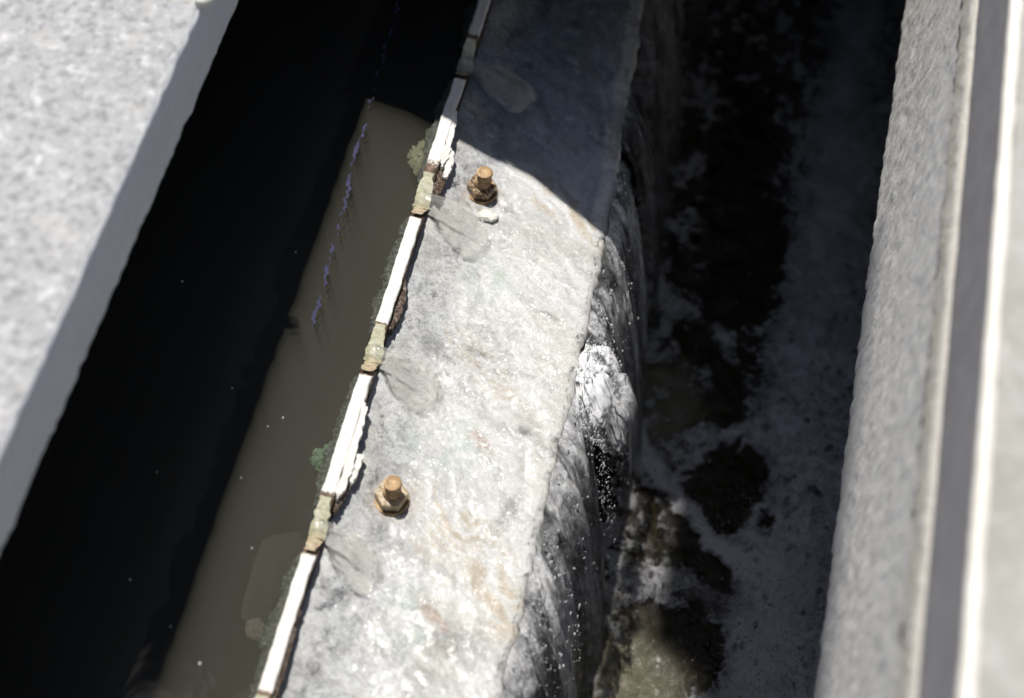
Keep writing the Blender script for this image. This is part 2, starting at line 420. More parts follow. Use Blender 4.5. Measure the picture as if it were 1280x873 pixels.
def m_glass(name):
    t = NT(name)
    gl = t.n('BsdfGlossy'); t.i(gl, 'Roughness', 0.05)
    tr = t.n('BsdfTransparent'); t.i(tr, 'Color', (0.9, 0.9, 0.92, 1))
    fr = t.n('Fresnel'); t.i(fr, 'IOR', 1.5)
    return t.done(t.mixs(fr.outputs[0], tr.outputs[0], gl.outputs[0]))
M['drop'] = m_glass('droplet_water')
def m_spray():
    t = NT('bright_drops')
    gl = t.n('BsdfGlossy'); t.i(gl, 'Roughness', 0.25)
    df = t.n('BsdfDiffuse'); t.i(df, 'Color', (0.9, 0.91, 0.93, 1))
    tr = t.n('BsdfTransparent')
    tl = t.n('BsdfTranslucent'); t.i(tl, 'Color', (0.9, 0.91, 0.93, 1))
    return t.done(t.mixs(0.3, t.mixs(0.5, df.outputs[0], tl.outputs[0]), t.mixs(0.4, tr.outputs[0], gl.outputs[0])))
M['spray'] = m_spray()

# ------------------------------------------------------------------ camera (world axes in camera axes: x right, y down, z forward)
R = np.array([[0.9736, 0.2224, -0.0504], [0.2135, -0.8113, 0.5442], [0.0801, -0.5406, -0.8374]])
cam_d = bpy.data.cameras.new('camera'); cam = bpy.data.objects.new('camera', cam_d); COL.objects.link(cam)
mw = Matrix(((R[0, 0], -R[0, 1], -R[0, 2], 0.1537), (R[1, 0], -R[1, 1], -R[1, 2], -0.6149), (R[2, 0], -R[2, 1], -R[2, 2], 1.0775), (0, 0, 0, 1)))
cam.matrix_world = mw
cam_d.sensor_width = 36; cam_d.lens = 36 * 2090 / 1280
cam_d.shift_y = -10.0 / 1280
cam_d.clip_start = 0.02; cam_d.clip_end = 600
cam_d.dof.use_dof = True; cam_d.dof.focus_distance = 1.29; cam_d.dof.aperture_fstop = 3.4
sc.camera = cam

# ------------------------------------------------------------------ light
sun_dir = Vector((-SUN_X, SUN_Y, 1.0)).normalized()
sd = bpy.data.lights.new('sun', 'SUN'); sd.energy = 5.0; sd.angle = math.radians(0.6); sd.color = (1.0, 0.965, 0.91)
so = bpy.data.objects.new('sun', sd); COL.objects.link(so)
so.rotation_euler = sun_dir.to_track_quat('Z', 'Y').to_euler(); so.location = (-2, 2, 6)
w = bpy.data.worlds.new('World'); sc.world = w; w.use_nodes = True
nt = w.node_tree; bg = nt.nodes['Background']
sky = nt.nodes.new('ShaderNodeTexSky'); sky.sky_type = 'NISHITA'; sky.sun_disc = False
sky.sun_elevation = math.asin(sun_dir.z); sky.sun_rotation = math.atan2(sun_dir.x, sun_dir.y)
nt.links.new(sky.outputs[0], bg.inputs[0]); bg.inputs[1].default_value = 0.09
vs = sc.view_settings; vs.view_transform = 'Standard'; vs.look = 'None'; vs.exposure = -0.1; vs.gamma = 1; vs.use_curve_mapping = False

# ------------------------------------------------------------------ setting
def sheet(name, x0, x1, y0, y1, z, mat, kind='structure'):
    P = np.array([[[x0, y0, z], [x0, y1, z]], [[x1, y0, z], [x1, y1, z]]], float)
    return tag(link(name, grid_mesh(name, P), mat, None, False), kind=kind)
sheet('ground', -300, 300, -300, 300, -1.0, M['ground'])

def axis(a, b, fine_a, fine_b, step, coarse):
    return np.unique(np.round(np.concatenate([np.arange(a, fine_a, coarse), np.arange(fine_a, fine_b, step), np.arange(fine_b, b + coarse, coarse)]), 5))

# murky basin: still water drawn down slightly towards each notch
xs = axis(-1.2, -0.0092, -0.15, -0.0092, 0.003, 0.05); xs = xs[xs < -0.0126]; xs = np.append(xs, -0.0120)
ys = axis(-2.5, 4.0, -0.35, 0.6, 0.005, 0.1)
X, Y = np.meshgrid(xs, ys, indexing='ij')
Z = np.full_like(X, WATER_Z)
notch_y = [-0.1154 + k * PITCH for k in range(-2, 6)]
for yn in notch_y:
    Z -= 0.004 * np.exp(-(((X + 0.002) / 0.016) ** 2 + ((Y - yn) / 0.016) ** 2))
Z += 0.0004 * (fbm(X * 18, Y * 14, 3, 3) - 0.5)
tag(link('basin_water', grid_mesh('basin_water', np.stack([X, Y, Z], -1), flip=False), M['basin']), kind='structure')
for k, dz in enumerate([0.003, 0.009, 0.016, 0.024, 0.032, 0.041, 0.051, 0.061, 0.072, 0.084, 0.097, 0.112]):
    sheet('suspended_silt', -1.2, -0.0118, -2.5, 4.0, WATER_Z - 0.003 - dz, M['silt'] if k < 11 else M['silt_deep'])

# launder water and its foam
xs = np.concatenate([np.arange(0.120, 0.4201, 0.002), np.arange(0.43, 0.561, 0.01)]); ys = axis(-2.5, 4.0, -0.3, 0.85, 0.0025, 0.08)
X, Y = np.meshgrid(xs, ys, indexing='ij')
near = 1 - sstep(0.0, 0.11, X - 0.19)
Zw = LAUNDER_Z + (0.004 + 0.012 * near) * (fbm(X * 45, Y * 45, 21, 4) - 0.5) + 0.004 * (fbm(X * 14, Y * 14, 5, 2) - 0.5)
wx = X + 0.030 * (fbm(X * 34, Y * 34, 61, 5, 0.6) - 0.5); wy = Y + 0.040 * (fbm(X * 30, Y * 30, 62, 5, 0.6) - 0.5)
lit_plume = np.maximum(blob(wx, wy, 0.222, 0.215, 0.042, 0.045, 0.3, 0.55), 0.75 * blob(wx, wy, 0.228, -0.070, 0.055, 0.070, 0.2, 0.5))  # aerated water; sunlight on the far patch is put in as paler colour
foam_near = 0.55 * (1 - sstep(0.20, 0.26, wx)) * sstep(0.45, 0.68, fbm(X * 75, Y * 75, 78, 4, 0.6))
lit_plume = np.maximum(lit_plume, 0.28 * (1 - sstep(0.19, 0.235, wx)) * fbm(X * 60, Y * 60, 77, 3))
foam = 0.80 * sstep(0.280, 0.355, wx) * (1 - 0.30 * sstep(0.35, 0.40, X))
foam = np.maximum(foam, 0.22 * sstep(0.16, 0.30, wx))
foam += 1.3 * np.exp(-(polyline_dist(wx, wy, [(0.166, 0.205), (0.205, 0.172), (0.250, 0.118), (0.292, 0.083), (0.34, 0.055)]) / 0.011) ** 2)
foam += 0.40 * np.exp(-(polyline_dist(wx, wy, [(0.165, 0.34), (0.22, 0.333), (0.262, 0.315), (0.30, 0.26)]) / 0.012) ** 2)
foam += 0.34 * np.exp(-(polyline_dist(wx, wy, [(0.24, 0.178), (0.28, 0.200), (0.33, 0.225)]) / 0.010) ** 2)
foam += 0.45 * blob(wx, wy, 0.235, 0.030, 0.030, 0.022, 0.2, 0.6)
foam += 0.25 * blob(wx, wy, 0.345, -0.06, 0.06, 0.13, 0, 0.6)
for (cx, cy, rx, ry, ang, dp) in [(0.297, 0.146, 0.031, 0.042, -0.35, 1.0), (0.258, 0.405, 0.050, 0.075, 0.2, 0.95), (0.235, 0.325 - 0.03, 0.022, 0.026, 0, 0.8),
                                  (0.283, 0.255, 0.020, 0.050, -0.2, 0.6), (0.285, 0.06, 0.034, 0.012, -0.6, 0.75), (0.235, 0.085, 0.034, 0.040, 0.2, 0.75),
                                  (0.290, -0.02, 0.022, 0.04, 0.3, 0.7), (0.250, -0.005, 0.030, 0.018, -0.4, 0.55), (0.2, 0.53, 0.08, 0.09, 0, 0.9), (0.338, 0.110, 0.006, 0.010, 0, 0.8)]:
    foam -= dp * blob(wx, wy, cx, cy, rx, ry, ang, 0.42)
foam -= 0.5 * blob(wx, wy, 0.228, -0.065, 0.05, 0.06, 0.2, 0.4) + 0.35 * blob(wx, wy, 0.222, 0.215, 0.04, 0.04, 0.3, 0.4)
ridge = 1 - np.abs(2 * fbm(wx * 24, wy * 24, 79, 4, 0.55) - 1); ridge2 = 1 - np.abs(2 * fbm(wx * 60, wy * 60, 81, 3, 0.55) - 1)
foam = foam + 0.40 * sstep(0.90, 0.99, ridge) + 0.22 * sstep(0.88, 0.99, ridge2)
foam = foam * (0.80 + 0.45 * (fbm(X * 40, Y * 40, 82, 4, 0.6) - 0.3))
foam = np.clip(np.maximum(foam, foam_near), 0, 1)
foam *= 1 - 0.35 * sstep(0.35, 0.75, Y)
tag(link('launder_water', grid_mesh('launder_water', np.stack([X, Y, Zw], -1), {'lit_plume': np.clip(lit_plume, 0, 1)}), M['launder']), kind='structure')
tag(link('foam', grid_mesh('foam', np.stack([X, Y, Zw + 0.0025 + 0.002 * foam], -1), {'foam': foam}, mask=foam > 0.03), M['foam']),
    label='grey bubbly foam lying in patches on the dark channel water', cat='foam', kind='stuff')

# ------------------------------------------------------------------ concrete sill the weir spills onto
def fillet(x, y):
    """mortar bank under the teeth, worn down below every notch."""
    x = np.asarray(x, float); y = np.asarray(y, float)
    ph = ((y + 0.1154) / PITCH + 0.5) % 1.0 - 0.5
    dip = np.exp(-((ph * PITCH + 0.10 * x) / 0.020) ** 2)
    return (0.013 - 0.006 * dip) * (1 - sstep(-0.016, 0.044, x + 0.010 * (fbm(y * 40, x * 40, 15, 3) - 0.5)))
def edge_x(y):
    return 0.1405 + 0.0035 * sstep(0.25, 0.0, y) - 0.014 * sstep(0.2, 0.5, y) + 0.006 * (fbm(y * 22, y * 0 + 3, 9, 3) - 0.5) + 0.003 * (fbm(y * 140, y * 0 + 8, 10, 2) - 0.5)
ys = axis(-2.0, 3.0, -0.32, 0.56, 0.00125, 0.05)
us = np.linspace(0, 1, 116)
ex = edge_x(ys)
prof_x = []; prof_z = []
top = -0.0029 + us[:, None] * (ex[None, :] - 0.005 + 0.0029)
topz = np.zeros_like(top)
arc = np.linspace(0, math.pi / 2, 7)[1:]
ax_ = ex[None, :] - 0.005 + 0.005 * np.sin(arc)[:, None]; az_ = -0.005 + 0.005 * np.cos(arc)[:, None] + 0 * ex[None, :]
dz = np.linspace(-0.012, -0.42, 34)
fx_ = ex[None, :] + 0.004 * (fbm(np.repeat(ys[None, :], 34, 0) * 60, dz[:, None] * 60 + 0 * ys[None, :], 14, 3) - 0.5) - 0.001
fz_ = dz[:, None] + 0 * ex[None, :]
X = np.concatenate([np.full((1, len(ys)), -0.0029), top, ax_, fx_], 0); Z = np.concatenate([np.full((1, len(ys)), -0.42), topz, az_, fz_], 0)
Y = np.repeat(ys[None, :], X.shape[0], 0)
ontop = (Z > -0.0049) & (np.arange(X.shape[0])[:, None] > 0)
fu, fv = X * 0.8 - Y * 0.6, X * 0.6 + Y * 0.8      # fu runs with the flow
swirl = 0.02 * (fbm(X * 24, Y * 24, 41, 3) - 0.5)
# crust: rough near the weir and in two patches
crust = 0.85 * (1 - sstep(0.03, 0.085, X + 0.03 * (fbm(X * 30, Y * 22, 43, 3) - 0.5)))
crust = np.maximum(crust, 0.9 * blob(X, Y, 0.052, 0.070, 0.035, 0.028, -0.4, 0.6))
crust = np.maximum(crust, 0.8 * blob(X, Y, 0.045, -0.205, 0.06, 0.05, 0, 0.6))
far = 0.35 * sstep(0.28, 0.55, Y + 0.06 * fbm(X * 20, Y * 20, 42, 3))     # far end painted darker, standing in for its shade
Z = Z + ontop * (fillet(X, Y) + (0.0004 + 0.0012 * crust) * (fbm(X * 150, Y * 150, 31, 4, 0.6) - 0.5) + 0.0010 * (fbm(X * 26, Y * 26, 33, 3) - 0.5) + 0.0003 * (fbm(fv * 240 + swirl * 200, fu * 50, 35, 3) - 0.5))
white = np.array([0.80, 0.795, 0.785]); bluish = np.array([0.62, 0.645, 0.69]); tan = np.array([0.60, 0.49, 0.35]); green = np.array([0.52, 0.62, 0.54]); red = np.array([0.50, 0.36, 0.30]); grey = np.array([0.38, 0.375, 0.36]); cream = np.array([0.68, 0.655, 0.58])
T = np.ones(X.shape + (3,)) * white
def lay(T, k, c): return T * (1 - k[..., None]) + c * k[..., None]
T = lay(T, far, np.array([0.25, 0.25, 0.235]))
T = lay(T, 0.5 * crust * sstep(0.35, 0.6, fbm(X * 35, Y * 35, 44, 3)), bluish)
T = lay(T, 0.5 * sstep(0.45, 0.7, fbm(X * 22, Y * 22, 45, 4)), cream)
T = lay(T, 0.45 * sstep(0.50, 0.72, fbm(fv * 110 + swirl * 300, fu * 22, 46, 4)), grey)
for (cx, cy, rx, ry, ang, a) in [(0.108, 0.222, 0.050, 0.014, -0.75, 0.75), (0.080, 0.228, 0.022, 0.010, -0.6, 0.55), (0.066, 0.062, 0.034, 0.010, -0.6, 0.75), (0.088, 0.04, 0.030, 0.010, -0.7, 0.5), (0.088, -0.078, 0.042, 0.014, -0.55, 0.8), (0.11, -0.112, 0.034, 0.014, -0.65, 0.75),
                                 (0.136, -0.14, 0.016, 0.022, 0.2, 0.6), (0.070, -0.098, 0.02, 0.014, 0.2, 0.55)]:
    k = blob(X, Y, cx, cy, rx, ry, ang, 0.7) * a * sstep(0.38, 0.62, fbm(fv * 240 + swirl * 400, fu * 34, 47, 4))
    T = lay(T, k, tan)
for (cx, cy, rx, ry, a) in [(0.058, 0.136, 0.022, 0.015, 0.7), (0.072, -0.018, 0.02, 0.02, 0.6), (0.074, -0.158, 0.024, 0.020, 0.7), (0.045, -0.02, 0.02, 0.012, 0.4)]:
    T = lay(T, blob(X, Y, cx, cy, rx, ry, -0.6, 0.7) * a * sstep(0.36, 0.6, fbm(X * 90, Y * 90, 48, 3)), green)
for (cx, cy, rx, ry, a) in [(0.086, -0.008, 0.013, 0.005, 0.8), (0.093, -0.157, 0.024, 0.009, 0.7), (0.084, -0.150, 0.012, 0.006, 0.5)]:
    T = lay(T, blob(X, Y, cx, cy, rx, ry, -0.75, 0.7) * a * sstep(0.40, 0.58, fbm(fv * 300, fu * 60, 49, 3)), red)
for (cx, cy, rx, ry, a) in [(0.1145, 0.0095, 0.006, 0.0035, 0.9), (0.112, 0.116, 0.007, 0.002, 0.7), (0.105, -0.168, 0.020, 0.010, 0.6), (0.064, 0.068, 0.010, 0.003, 0.8), (0.028, 0.066, 0.014, 0.008, 0.5), (0.118, -0.06, 0.006, 0.02, 0.5), (0.058, 0.208, 0.006, 0.003, 0.7)]:
    T = lay(T, blob(X, Y, cx, cy, rx, ry, -0.3, 0.6) * a, np.array([0.22, 0.215, 0.2]))
for yb in (0.2197, -0.071):                      # rust wash around the bolts
    T = lay(T, blob(X, Y, 0.034, yb - 0.004, 0.017, 0.014, 0, 0.5) * 0.4, np.array([0.60, 0.42, 0.28]))
# water caustics painted in: fine dark and pale squiggles, densest in the crusted patches
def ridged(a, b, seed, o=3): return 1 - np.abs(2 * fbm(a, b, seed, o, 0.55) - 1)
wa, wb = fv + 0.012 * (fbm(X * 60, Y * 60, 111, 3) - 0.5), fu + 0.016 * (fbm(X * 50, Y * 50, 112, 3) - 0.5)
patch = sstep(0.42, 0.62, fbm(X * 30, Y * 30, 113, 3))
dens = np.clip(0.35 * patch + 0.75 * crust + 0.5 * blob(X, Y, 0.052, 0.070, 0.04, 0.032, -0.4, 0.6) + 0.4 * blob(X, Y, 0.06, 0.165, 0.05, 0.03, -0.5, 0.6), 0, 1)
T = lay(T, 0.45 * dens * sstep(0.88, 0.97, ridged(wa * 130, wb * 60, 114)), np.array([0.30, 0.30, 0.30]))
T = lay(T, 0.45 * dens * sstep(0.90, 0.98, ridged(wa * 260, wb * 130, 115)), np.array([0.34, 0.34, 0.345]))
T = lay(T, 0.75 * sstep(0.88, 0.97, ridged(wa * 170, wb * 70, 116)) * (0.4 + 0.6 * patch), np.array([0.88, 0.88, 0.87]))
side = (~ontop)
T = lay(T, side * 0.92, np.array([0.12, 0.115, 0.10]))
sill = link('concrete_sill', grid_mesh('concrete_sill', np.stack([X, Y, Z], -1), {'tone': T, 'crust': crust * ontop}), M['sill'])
tag(sill, 'white crusted concrete sill with water washing over it beside the weir', 'concrete sill')

# thin rippled sheet of water running over it
us = np.linspace(0, 1, 100)
X = -0.0026 + us[:, None] * (ex[None, :] - 0.0002 + 0.0026); Y = np.repeat(ys[None, :], 100, 0)
fu, fv = X * 0.8 - Y * 0.6, X * 0.6 + Y * 0.8
Z = fillet(X, Y) + 0.0042 + 0.0030 * (fbm(X * 50, Y * 50, 51, 3) - 0.5) + 0.0010 * (fbm(fv * 260 + 3 * fbm(X * 60, Y * 60, 53, 2), fu * 90, 52, 3) - 0.5)
Z -= 0.003 * sstep(0.93, 1.0, us)[:, None]
tag(link('water_film', grid_mesh('water_film', np.stack([X, Y, Z], -1)), M['film']), kind='structure',
    label='clear rippled water running across the white sill', cat='water')

# ------------------------------------------------------------------ weir plate
weir = empty('weir_plate', (-0.0071, 0.0126, 0))
tag(weir, 'weathered notched weir plate with peeling cream painted teeth along the sill', 'weir plate')
def rel(P): return P - np.array([-0.004, 0, 0])
def box_grid(y0, y1, prof, ny, jitter, seed):
    """closed bar along Y with cross-section prof [(x, z)]; returns P of shape (len(prof), ny, 3)."""
    yy = np.linspace(y0, y1, ny)
    pr = np.array(prof)
    P = np.zeros((len(pr), ny, 3))
    P[:, :, 0] = pr[:, 0:1]; P[:, :, 1] = yy[None]; P[:, :, 2] = pr[:, 1:2]
    P[:, :, 0] += jitter * (fbm(P[:, :, 1] * 120, P[:, :, 2] * 200 + P[:, :, 0] * 300, seed, 3) - 0.5)
    P[:, :, 2] += jitter * 0.6 * (fbm(P[:, :, 1] * 160 + 9, P[:, :, 0] * 300, seed + 5, 3) - 0.5)
    return P
def rect_prof(x0, x1, z0, z1, n=5, r=0.0008):
    pts = []
    for k in range(n): pts.append((x0, z0 + (z1 - r - z0) * k / (n - 1)))
    for k in range(n): pts.append((x0 + r + (x1 - x0 - 2 * r) * k / (n - 1), z1))
    for k in range(n): pts.append((x1, z1 - r - (z1 - r - z0) * k / (n - 1)))
    return pts
# lower plate, to just under the notch bottoms
me = grid_mesh('plate', rel(box_grid(-0.9, 1.35, rect_prof(-0.0085, 0.0002, -0.28, NOTCH_Z - 0.001), 900, 0.0006, 71)), flip=False)
link('plate', me, M['resin'], weir)

def tooth(y_near, y_far, seed, wear_end):
    """trapezoid tooth: its ends slope into the notches on either side."""
    ny = 90
    prof = rect_prof(-0.0098, 0.0, NOTCH_Z - 0.0005, TOOTH_Z, 7)
    P = box_grid(y_near, y_far, prof, ny, 0.0020, seed)
    s = (P[:, :, 2] - (NOTCH_Z - 0.0005)) / (TOOTH_Z - NOTCH_Z)
    h = TOOTH_Z - NOTCH_Z
    t = np.linspace(0, 1, ny)[None]
    P[:, :, 1] += (1 - s) * h * (-1 + 2 * t) * 0.97      # foot wider than the top, symmetric 45 degree ends
    top = (P[:, :, 2] > TOOTH_Z - 0.0035) 
    side_r = P[:, :, 0] > -0.0016
    wear = np.where(top, 0.20, 0.55) + np.where(side_r & ~top, 0.22, 0)
    wear = wear + 0.5 * (1 - sstep(0.0, 0.16 * wear_end, t)) + 0.25 * sstep(0.96, 1.0, t)
    # end caps
    cap0 = np.repeat(P[:, :1].mean(0, keepdims=True), P.shape[0], 0) * 0 + P[:, :1]
    P2 = np.concatenate([P], 1)
    me = grid_mesh('tooth', rel(P2), {'wear': wear})
    bm = bmesh.new(); bm.from_mesh(me); bm.verts.ensure_lookup_table()
    n = P.shape[0]; m = P.shape[1]
    for j in (0, m - 1):
        try: bm.faces.new([bm.verts[k * m + j] for k in range(n)])
        except Exception: pass
    bmesh.ops.recalc_face_normals(bm, faces=bm.faces[:]); bm.to_mesh(me); bm.free()
    return link('tooth', me, M['tooth'], weir)

def ragged(name, pts, z, thick, mat, parent, seed, slope=0.35, sub=6, rag=0.0011):
    """ragged layer seen from above: outline in (x, y), sloping down away from the tooth."""
    out = []; n = len(pts); r = random.Random(seed)
    for k in range(n):
        a = np.array(pts[k]); b = np.array(pts[(k + 1) % n])
        for q in range(sub):
            p = a + (b - a) * q / sub
            out.append((p[0] + r.uniform(-rag, rag) * 0.8, p[1] + r.uniform(-rag, rag)))
    bm = bmesh.new()
    f0 = []; f1 = []
    for x, y in out:
        zz = z - slope * max(x, 0) + r.uniform(-0.0005, 0.0005)
        f0.append(bm.verts.new((x + 0.004, y, zz))); f1.append(bm.verts.new((x + 0.004 - 0.0006, y, zz - thick)))
    bm.faces.new(f0); bm.faces.new(f1[::-1])
    for k in range(len(out)):
        bm.faces.new((f0[k], f0[(k + 1) % len(out)], f1[(k + 1) % len(out)], f1[k]))
    bmesh.ops.triangulate(bm, faces=bm.faces[:])
    return link(name, bm_mesh(name, bm), mat, parent, False)

def notch_slime(yn, seed):
    """green slime on the sloping far cheek of a notch and a tan lip on the near one."""
    h = TOOTH_Z - NOTCH_Z
    n, m = 26, 26
    s = np.linspace(0, 1, n)[:, None]; t = np.linspace(0, 1, m)[None]
    def cheek(sign, x0, x1, seed, thick, name, mat, s0=0.0):
        ss = s0 + (1 - s0) * s
        yy = yn + sign * (h * (1.38 if sign > 0 else 1.15) * ss) ; zz = NOTCH_Z + h * ss
        nz = fbm(t * 9 + 0 * s, ss * 9 + 0 * t, seed, 3)
        edge = np.minimum(np.minimum(t, 1 - t), np.minimum(s + 0 * t, 1 - s)) 
        lift = thick * (0.25 + nz) * sstep(0.0, 0.25, edge) + 0.0003
        rag = 0.0028 * (fbm(ss * 7 + 0 * t, t * 0 + 2, seed + 3, 3) - 0.5)
        P = np.zeros((n, m, 3))
        wid = 1 - 0.38 * s
        P[..., 0] = -0.0055 + (x0 + 0.0055) * wid + ((x1 - x0) * wid) * t + np.where(t < 0.5, rag * (1 - 2 * t), -rag * (2 * t - 1))
        P[..., 1] = yy - sign * lift * 0.7; P[..., 2] = zz + lift * 0.7
        return link(name, grid_mesh(name, rel(P), flip=(sign < 0)), mat, weir)
    wv_ = (seed * 37 % 11) / 11 - 0.5
    cheek(1, -0.0116 + 0.002 * wv_, 0.0006 - 0.002 * wv_, seed, 0.0005, 'green_slime', M['notch_algae'])
    cheek(-1, -0.0112, 0.0012, seed + 9, 0.0006, 'tan_slime', M['notch_lip'])

def fringe(y0, y1, seed):
    """frayed algae on the basin side of a tooth."""
    n, m = 14, 150
    s = np.linspace(0, 1, n)[:, None]; yy = np.linspace(y0, y1, m)[None]
    wv = 0.0035 + 0.0085 * fbm(yy * 70, yy * 0 + seed, seed, 3) * np.sin(np.pi * np.linspace(0.06, 0.97, m))[None] + 0.0028 * fbm(yy * 420, yy * 0 + 1, seed + 2, 2)
    P = np.zeros((n, m, 3))
    P[..., 0] = -0.0084 - wv * s
    P[..., 1] = yy + 0 * s
    P[..., 2] = WATER_Z + 0.0045 * (1 - s) - 0.0012 + 0.0022 * (fbm(P[..., 0] * 500, P[..., 1] * 500, seed + 4, 3) - 0.45)
    return link('algae_fringe', grid_mesh('algae_fringe', rel(P), flip=True), M['fringe'], weir)

for k in range(-3, 6):
    y_far = k * PITCH - 0.0005; y_near = y_far - 0.105
    tt = tooth(y_near, y_far, 80 + k * 7, {0: 0.6, 2: 1.8, -1: 0.5, 1: 0.3}.get(k, 0.8))
    if -2 <= k <= 4:
        fringe(y_near - 0.004, y_far + 0.004, 200 + k)
        notch_slime(-0.128 + k * PITCH, 300 + k * 11)
    TZ = TOOTH_Z
    if k == 0:      # tooth in the middle: long double flake, brown rot at its near end
        tt['label'] = 'tooth with a long double layer of peeling white paint'
        ragged('paint_flake', [(-0.0004, -0.022), (0.0036, -0.026), (0.0052, -0.052), (0.0064, -0.075), (0.0050, -0.096), (0.0022, -0.104), (0.0002, -0.098)], TZ - 0.0002, 0.007, M['flake'], tt, 1)
        ragged('paint_flake', [(0.0058, -0.064), (0.0098, -0.062), (0.0112, -0.070), (0.0100, -0.082), (0.0080, -0.088), (0.0058, -0.086)], TZ - 0.0022, 0.005, M['flake'], tt, 2)
        ragged('rot_patch', [(0.0002, -0.080), (0.0070, -0.084), (0.0080, -0.092), (0.0050, -0.104), (0.0022, -0.114), (0.0002, -0.108)], TZ - 0.0055, 0.010, M['rot'], tt, 3)
    elif k == 2:    # tooth half in the shade
        tt['label'] = 'tooth half in shade with flaking paint and a dark rotten end'
        ragged('paint_flake', [(-0.0004, 0.268), (0.0026, 0.262), (0.0040, 0.240), (0.0052, 0.218), (0.0030, 0.206), (0.0002, 0.212)], TZ - 0.0002, 0.007, M['flake'], tt, 4)
        ragged('paint_flake', [(0.0044, 0.228), (0.0088, 0.226), (0.0104, 0.214), (0.0096, 0.202), (0.0058, 0.198), (0.0044, 0.208)], TZ - 0.0020, 0.006, M['flake'], tt, 5)
        ragged('rot_patch', [(-0.0020, 0.208), (0.0050, 0.206), (0.0082, 0.198), (0.0076, 0.186), (0.0050, 0.180), (0.0005, 0.186), (-0.0015, 0.196)], TZ - 0.0050, 0.012, M['rot'], tt, 6)
    elif k == 1:
        tt['label'] = 'clean cream tooth with brown rot low on its near half'
        ragged('rot_patch', [(0.0002, 0.104), (0.0028, 0.092), (0.0062, 0.074), (0.0060, 0.060), (0.0030, 0.048), (0.0002, 0.044)], TZ - 0.0045, 0.012, M['rot'], tt, 7)
    elif k == -1:
        ragged('rot_patch', [(0.0002, -0.185), (0.0018, -0.195), (0.0030, -0.215), (0.0030, -0.250), (0.0010, -0.262), (0.0002, -0.262)], TZ - 0.0035, 0.012, M['rot'], tt, 8)

# ------------------------------------------------------------------ anchor bolts in the sill
def bolt(loc, rod_mat, nut_mat, seed, lean):
    b = empty('anchor_bolt', loc)
    bm = bmesh.new()
    bmesh.ops.create_cone(bm, cap_ends=True, cap_tris=False, segments=32, radius1=0.0138, radius2=0.0130, depth=0.0018, matrix=Matrix.Translation((0, 0, 0.0012)))
    link('washer', bm_mesh('washer', bm), M['nut_side'], b, False)
    bm = bmesh.new()                                  # hexagon nut, chamfered
    zs = [(0.0022, 0.0118), (0.0026, 0.0121), (0.0092, 0.0121), (0.0100, 0.0113)]
    rings = []
    for z, r in zs:
        rings.append([bm.verts.new((r * math.cos(math.radians(60 * k + 12)), r * math.sin(math.radians(60 * k + 12)), z)) for k in range(6)])
    for a, c in zip(rings[:-1], rings[1:]):
        for k in range(6): bm.faces.new((a[k], a[(k + 1) % 6], c[(k + 1) % 6], c[k]))
    inner = [bm.verts.new((0.0055 * math.cos(math.radians(15 * k + 12)), 0.0055 * math.sin(math.radians(15 * k + 12)), 0.0101)) for k in range(24)]
    hexr = rings[-1]
    for k in range(6):
        for q in range(4):
            i0, i1 = inner[(4 * k + q) % 24], inner[(4 * k + q + 1) % 24]
            if q == 0: bm.faces.new((hexr[k], hexr[(k + 1) % 6], i1, i0)) if False else bm.faces.new((hexr[k], i1, i0))
            elif q == 3: bm.faces.new((hexr[k], hexr[(k + 1) % 6], i0)); bm.faces.new((hexr[(k + 1) % 6], i1, i0))
            else: bm.faces.new((hexr[k], i1, i0))
    bmesh.ops.recalc_face_normals(bm, faces=bm.faces[:])
    me = bm_mesh('nut', bm); link('nut', me, nut_mat, b, False)
    # threaded rod with real thread ridges and a rust-eaten end
    n = 96; m = 28
    z = np.linspace(0.006, 0.0258, n)[:, None]; th = np.linspace(0, 2 * math.pi, m + 1)[None, :]
    thr = 0.00055 * np.sin((z / 0.0023) * 2 * math.pi - th)
    r = 0.0062 + thr + 0.0008 * (fbm(z * 300, np.cos(th) * 2 + 5, seed, 3) - 0.5) * sstep(0.012, 0.024, z)
    r = r * (1 - 0.14 * sstep(0.0250, 0.0258, z)) * (1 - 0.12 * (sstep(0.014, 0.018, z) - sstep(0.02, 0.024, z)))
    P = np.stack([r * np.cos(th) + lean[0] * (z - 0.006), r * np.sin(th) + lean[1] * (z - 0.006), z + 0 * th], -1)
    tip = P[-1:].copy(); tip[..., 0] = P[-1, :-1, 0].mean(); tip[..., 1] = P[-1, :-1, 1].mean(); tip[..., 2] += 0.0002
    P = np.concatenate([P, tip], 0)
    groove = np.clip(-thr / 0.00055, 0, 1) * (1 - 0.6 * sstep(0.022, 0.030, z)); groove = np.concatenate([groove, groove[-1:] * 0], 0)
    link('threaded_rod', grid_mesh('threaded_rod', P, {'groove': groove}, flip=True), rod_mat, b)
    return b
b1 = bolt((0.0335, -0.071, 0.001), M['rust'], M['brass'], 11, (0.05, 0.02))
tag(b1, 'rusty anchor bolt with a bright brass coloured nut near the middle tooth', 'bolt', 'anchor bolts in the sill')
b2 = bolt((0.0335, 0.2197, 0.001), M['rust'], M['dark_rust'], 23, (0.07, 0.03))
tag(b2, 'dark rusted anchor bolt standing just below the shadow edge', 'bolt', 'anchor bolts in the sill')
def lump(name, loc, r, mat, seed, flat=0.5, parent=None):
    bm = bmesh.new(); bmesh.ops.create_icosphere(bm, subdivisions=4, radius=1)
    for v in bm.verts:
        k = 1 + 0.5 * (float(fbm(v.co.x * 2.2 + seed, v.co.y * 2.2 + v.co.z * 1.7, seed, 3)) - 0.5)
        v.co = Vector((v.co.x * r[0] * k, v.co.y * r[1] * k, v.co.z * r[0] * flat * k))
    o = link(name, bm_mesh(name, bm), mat, parent); o.location = loc
    return o
